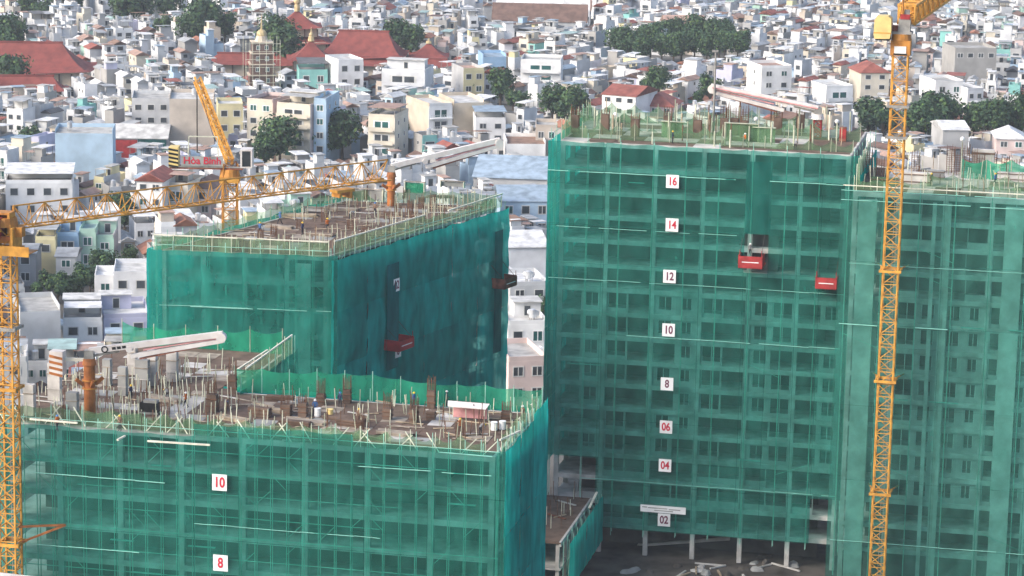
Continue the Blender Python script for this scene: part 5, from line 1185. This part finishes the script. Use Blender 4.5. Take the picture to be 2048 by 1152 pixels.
# ---------------------------------------------------------------- concrete placing booms
def placing(label, base, h, mt, tip, cw=None, lat=False, r=.75, seg=1.0, logo=False):
    t = thing('placing_boom', label, 'placing boom', base)
    if lat: mast(t, Vector(base) * 1, base.z, base.z + h, 1.0, mt, -AL, 1.5)
    else:
        ob('column', MB().tube((0, 0, 0), (0, 0, h), r, mt, n=16), t)
        for zf in (.55, .7): ob('flange', MB().tube((0, 0, h * zf), (0, 0, h * zf + .12), r * 1.35, 'crane_orange', n=16), t)
        for a in range(4): ob('clamp_bracket', MB().bar((math.cos(a * 1.57 + .4) * r, math.sin(a * 1.57 + .4) * r, h * .62), (math.cos(a * 1.57 + .4) * r * 2.4, math.sin(a * 1.57 + .4) * r * 2.4, h * .74), .1, .2, 'crane_rust'), t)
    top = Vector(base) + Z * h; d = Vector(tip) - top; dh = Vector((d.x, d.y, 0)).normalized()
    ob('slewing_head', MB().tube((0, 0, 0), (0, 0, .7), r * 1.25 if not lat else .9, 'crane_rust' if not lat else 'white_metal', r if not lat else .7, n=16).box(-.5, -.5, .7, .5, .5, 1.6, 'grey_metal'), t, (0, 0, h))
    p0 = top + Z * 1.5; side = dh.cross(Z); L = (Vector(tip) - p0).length; dn = (Vector(tip) - p0).normalized(); upn = side.cross(dn)
    secs = [(0, 1.0, .36, .40, 0, 'white_metal'), (.30, 1.0, .30, .28, -1.45, 'white_metal'), (.40, .96, .2, .10, -.78, 'pink_metal'), (.36, .9, .2, .10, -1.95, 'rust_metal')]
    for a, b, hw, hh, dz, m_ in secs:
        mb = MB(); q0 = p0 + dn * L * a + upn * dz * seg; q1 = p0 + dn * L * b + upn * dz * seg * .62; mb.bar(q0 - base, q1 - base, hw * seg, hh * seg, m_); ob('boom_section', mb, t)
    for a in (.3, .985):
        q = p0 + dn * L * a - upn * .45 * seg; ob('knuckle', MB().tube(q - side * .5 * seg - base, q + side * .5 * seg - base, (.68 if a > .5 else .45) * seg, 'white_metal', n=14), t)
    ob('delivery_pipe', MB().tube(p0 - side * .55 - base, p0 + dn * L * .98 - side * .55 - base - upn * .1, .11, 'pink_metal', n=8), t)
    ob('ram', MB().tube(p0 + dn * .4 - upn * .6 - base, p0 + dn * L * .22 - upn * .45 - base, .13, 'grey_metal', n=8), t)
    if logo:
        f = p0 + dn * L * .12 - side * .38 * seg
        if (f - CAM).length > (p0 + dn * L * .12 + side * .38 * seg - CAM).length: f = p0 + dn * L * .12 + side * .38 * seg
        mb = MB(); nn = (CAM - f); nn.z = 0; nn.normalize(); e_ = dn
        vs = []
        for i in range(16):
            a = i * math.pi / 8
            for q in (.24, .38): vs.append(f + nn * .03 + e_ * math.cos(a) * q + upn * math.sin(a) * q - base)
        mb.add(vs, [(2 * i, 2 * i + 1, (2 * i + 3) % 32, (2 * i + 2) % 32) for i in range(16)], 'black')
        for k in (.8, 1.35, 1.9): mb.bar(f + nn * .03 + e_ * k - base, f + nn * .03 + e_ * (k + .4) - base, .012, .14, 'black', up=upn)
        ob('emblem', mb, t)['kind'] = 'stuff'
    if cw:
        ca = top + Z * .5 - dh * cw; ob('counter_arm', MB().bar(top + Z * .5 - base, ca - base, .14, .16, 'rail_white'), t)
        blk = ob('counterweight', MB().box(-.75, -.6, -1.7, .75, .6, .9, 'white_metal'), t, ca - base, -AL)
        for k in range(4): ob('stripe', MB().add([(-.75, -.62, -1.6 + k * .62), (.75, -.62, -1.95 + k * .62 + .1), (.75, -.62, -1.65 + k * .62 + .1), (-.75, -.62, -1.3 + k * .62)], [(0, 1, 2, 3)], 'crane_rust'), blk)
    return t
ba = P(180, 835, zA); dA = ba.y; ht = PY(178, 718, dA).z - zA - .6
placing('white folded placing boom on a thick orange column, front block', ba, ht, 'crane_rust', PY(446, 668, dA - 1), cw=3.4, logo=True, r=.62, seg=.78)
bb = PY(782, 402, FRB.y + 30); bb.z = zB; bb2 = P(782, 412, zB); ht = PY(782, 345, bb2.y).z - zB - .6
placing('white and pink folded placing boom on a slim brown column, slanting block', bb2, ht, 'crane_rust', PY(1000, 280, bb2.y + 4), r=.55, seg=.85)
ob_ = None
bc = PY(1633, 300, FLC.y + 7); bc.z = zC; ht = PY(1633, 256, bc.y).z - zC
placing('slender white placing boom on a red lattice mast, tall block', bc, max(2.6, ht), 'red_metal', PY(1422, 172, bc.y + 3), lat=True, seg=.85)
q = PY(1427, 245, FLC.y + 9); q.z = zC; t = thing('steel_post', 'tall grey steel post beside the tip of the slender boom', 'post', q)
hp = PY(1427, 100, q.y).z - zC; ob('shaft', MB().tube((0, 0, 0), (0, 0, hp), .17, 'grey_metal', .12, n=8), t); ob('head', MB().box(-.5, -.15, hp - .3, .35, .15, hp, 'grey_metal'), t); ob('foot', MB().box(-.5, -.5, 0, .5, .5, .12, 'grey_metal'), t)
# globe lamps
mat('lamp_globe', (.85, .85, .84), .3, .02)
for px, py, y, z0, lb in ((1231, 229, FLC.y + 10, zC, 'white globe lamp on the tall block roof near the long white hall'), (1512, 238, FLC.y + 8, zC, 'white globe lamp beside the brown cages on the tall block'), (1674, 243, FLC.y + 6, zC, 'white globe lamp beside the red lattice mast'), (1800, 264, FLD.y + 12, zD, 'white globe lamp on the broad block behind the crane mast'), (1925, 278, FLD.y + 14, zD, 'small white globe lamp over the broad block cages')):
    q = PY(px, py, y); t = thing('site_lamp', lb, 'lamp', Vector((q.x, q.y, z0)), 0, 'globe lamps on the decks'); hh = q.z - z0
    ob('post', utube('pipe'), t, (0, 0, 0), 0, (.06, .06, hh)); ob('globe', MB().ball((0, 0, hh), .32, 'lamp_globe', 12, 8).mesh('globe', True), t)
t = thing('control_cabinet', 'dark red control cabinet by the red lattice mast', 'cabinet', Vector((PY(1683, 262, FLC.y + 6).x, FLC.y + 4, zC + .06)), -AL)
ob('case', MB().box(-.45, -.4, .0, .45, .4, 1.9, 'rust_metal'), t); ob('leg', MB().box(-.5, -.3, -.05, -.4, .3, .3, 'grey_metal'), t); ob('door', MB().box(-.45, -.44, .4, .45, -.402, 1.7, 'red_metal'), t)

# ---------------------------------------------------------------- site ground, low netted wing, rubble
site = [P(1090, 1180), P(1700, 1180), P(1700, 1080), P(1090, 1060)]
flat('site_ground', [C0 + U * -14 - V * 60, C0 + U * 40 - V * 60, C0 + U * 40 + V * 20, C0 + U * -14 + V * 20], .02, 'earth')
wz = sz(1190, 988, C0, -V, 0)[1]; ws = (PP(1190, 1000, C0, V) - C0).dot(U)
wp = C0 + U * ws - V * 2.2; WL = 22
PW = thing('low_wing', 'low two-storey wing in dark green netting in front of the tall block', 'building', wp - U * 5)
wpoly = [wp - V * WL - U * 11, wp - V * WL, wp, wp - U * 11]
slabs(PW, wpoly, [wz, wz - 3.6], deck='ply')
for k in range(5):
    for off in (.5, 10): ob('column', ubox('concrete'), PW, wp - V * (WL * k / 4.2 + .5) - U * off + Z * (wz / 2 - .2) - Vector(PW.location), -AL, (.5, .5, wz - .4))
face(PW, wp - V * WL, wp, [wz], 2.6, 6, None, 2.8, 'net_dense', netbot=2.2, nettop=wz + .4, cols=False, rails=False, brace=0, inner=False, post_top=1, seed=61)
beam('guard_rail', PW, wp - V * 1 + Z * (wz + 1.2) + U * .8, wp - V * 6.5 + Z * (wz + .5) + U * .8, .3, .12, 'rail_white')
for i in range(40):
    p = wp - V * dr.uniform(.5, 16) - U * dr.uniform(1, 9); ob('shoring_prop', utube(dr.choice(('pipe_pale', 'rebar', 'rebar'))), PW, p + Z * (wz + .0) - Vector(PW.location), 0, (.05, .05, dr.uniform(1, 2.6)))
for i in range(9):
    p = wp - V * dr.uniform(1, 14) - U * dr.uniform(1.5, 8); o = ob('loose_board', ubox(dr.choice(('timber', 'concrete_pale', 'rust_metal'))), None, p + Z * (wz + .09 + .01 * i), dr.random() * 3, (dr.uniform(1.5, 4), .3, .12)); tag(o, 'loose board on the roof of the low netted wing', 'board', 'boards on the low wing')
# open ground floor columns of the tall block come down to the earth; ramp behind them
o = ob('ramp', MB().add([tuple(C0 + U * 1 + V * 5 + Z * .1), tuple(C0 + U * 14 + V * 5 + Z * 2.3), tuple(C0 + U * 14 + V * 9 + Z * 2.3), tuple(C0 + U * 1 + V * 9 + Z * .1)] + [tuple(C0 + U * 1 + V * 5 - Z * .2), tuple(C0 + U * 14 + V * 5 + Z * 1.8), tuple(C0 + U * 14 + V * 9 + Z * 1.8), tuple(C0 + U * 1 + V * 9 - Z * .2)], [(0, 1, 2, 3), (7, 6, 5, 4), (0, 4, 5, 1), (1, 5, 6, 2), (2, 6, 7, 3), (3, 7, 4, 0)], 'concrete_pale')); tag(o, 'sloping concrete ramp under the open ground floor of the tall block', 'ramp')
for i in range(26):
    p = P(dr.uniform(1190, 1600), dr.uniform(1112, 1185), .02); sx, sy, hz_ = dr.uniform(.6, 2.4), dr.uniform(.5, 1.4), dr.uniform(.15, .7)
    vs = [(math.cos(a) * sx * dr.uniform(.6, 1), math.sin(a) * sy * dr.uniform(.6, 1), 0) for a in [k * .785 for k in range(8)]]; vs2 = [(x * .7 + dr.uniform(-.1, .1), y * .7, hz_ * dr.uniform(.6, 1)) for x, y, _ in vs]
    o = ob('rubble_heap', MB().add(vs + vs2 + [(0, 0, hz_ * 1.1)], [(k, (k + 1) % 8, 8 + (k + 1) % 8, 8 + k) for k in range(8)] + [(8 + k, 8 + (k + 1) % 8, 16) for k in range(8)], dr.choice(('tarp_grey', 'tarp_grey', 'earth', 'concrete'))), None, p, dr.random() * 3)
    tag(o, 'low heap of rubble or sheeting on the earth below the banner', 'rubble', 'rubble heaps on the site ground')
for i in range(12):
    p = P(dr.uniform(1350, 1600), dr.uniform(1120, 1170), .08); o = ob('loose_board', ubox(dr.choice(('timber', 'concrete_pale'))), None, p + Z * .12, dr.random() * 3, (dr.uniform(2, 5), .25, .2)); tag(o, 'loose beam lying on the site earth before the tall block', 'beam', 'beams lying on the site ground')
# white roof edge poking in before the front block
q = PP(60, 1162, FLA - V * 9, V); t = thing('site_roof', 'white sheet roof edge below the near crane', 'roof', Vector((q.x, q.y, 0)), -AL)
ob('sheet', MB().add([(-14, -8, q.z - .8), (7, -8, q.z - 1.3), (7, 2.5, q.z - .5), (-14, 2.5, q.z + .1), (-14, -8, q.z - .9), (7, -8, q.z - 1.4), (7, 2.5, q.z - .6), (-14, 2.5, q.z)], BOXF[:0] + [(0, 1, 2, 3), (7, 6, 5, 4), (0, 4, 5, 1), (1, 5, 6, 2), (2, 6, 7, 3), (3, 7, 4, 0)], 'white_metal'), t)
for sx in (-12, 6): ob('post', ubox('grey_metal'), t, (sx, 1, (q.z - .8) / 2), 0, (.3, .3, q.z - .9))

# ---------------------------------------------------------------- air
hz_ = bpy.data.materials.new('haze'); hz_.use_nodes = True; nt = hz_.node_tree
for n in list(nt.nodes): nt.nodes.remove(n)
oo = nt.nodes.new('ShaderNodeOutputMaterial'); pv = nt.nodes.new('ShaderNodeVolumePrincipled'); pv.inputs['Color'].default_value = (.86, .92, 1, 1); pv.inputs['Density'].default_value = HAZE; pv.inputs['Anisotropy'].default_value = .2
nt.links.new(pv.outputs[0], oo.inputs['Volume']); MATS['haze'] = hz_
o = ob('haze', MB().box(-1600, -300, -1, 1600, 2700, 125, 'haze')); o['kind'] = 'stuff'; o['label'] = 'pale haze in the air over the city'
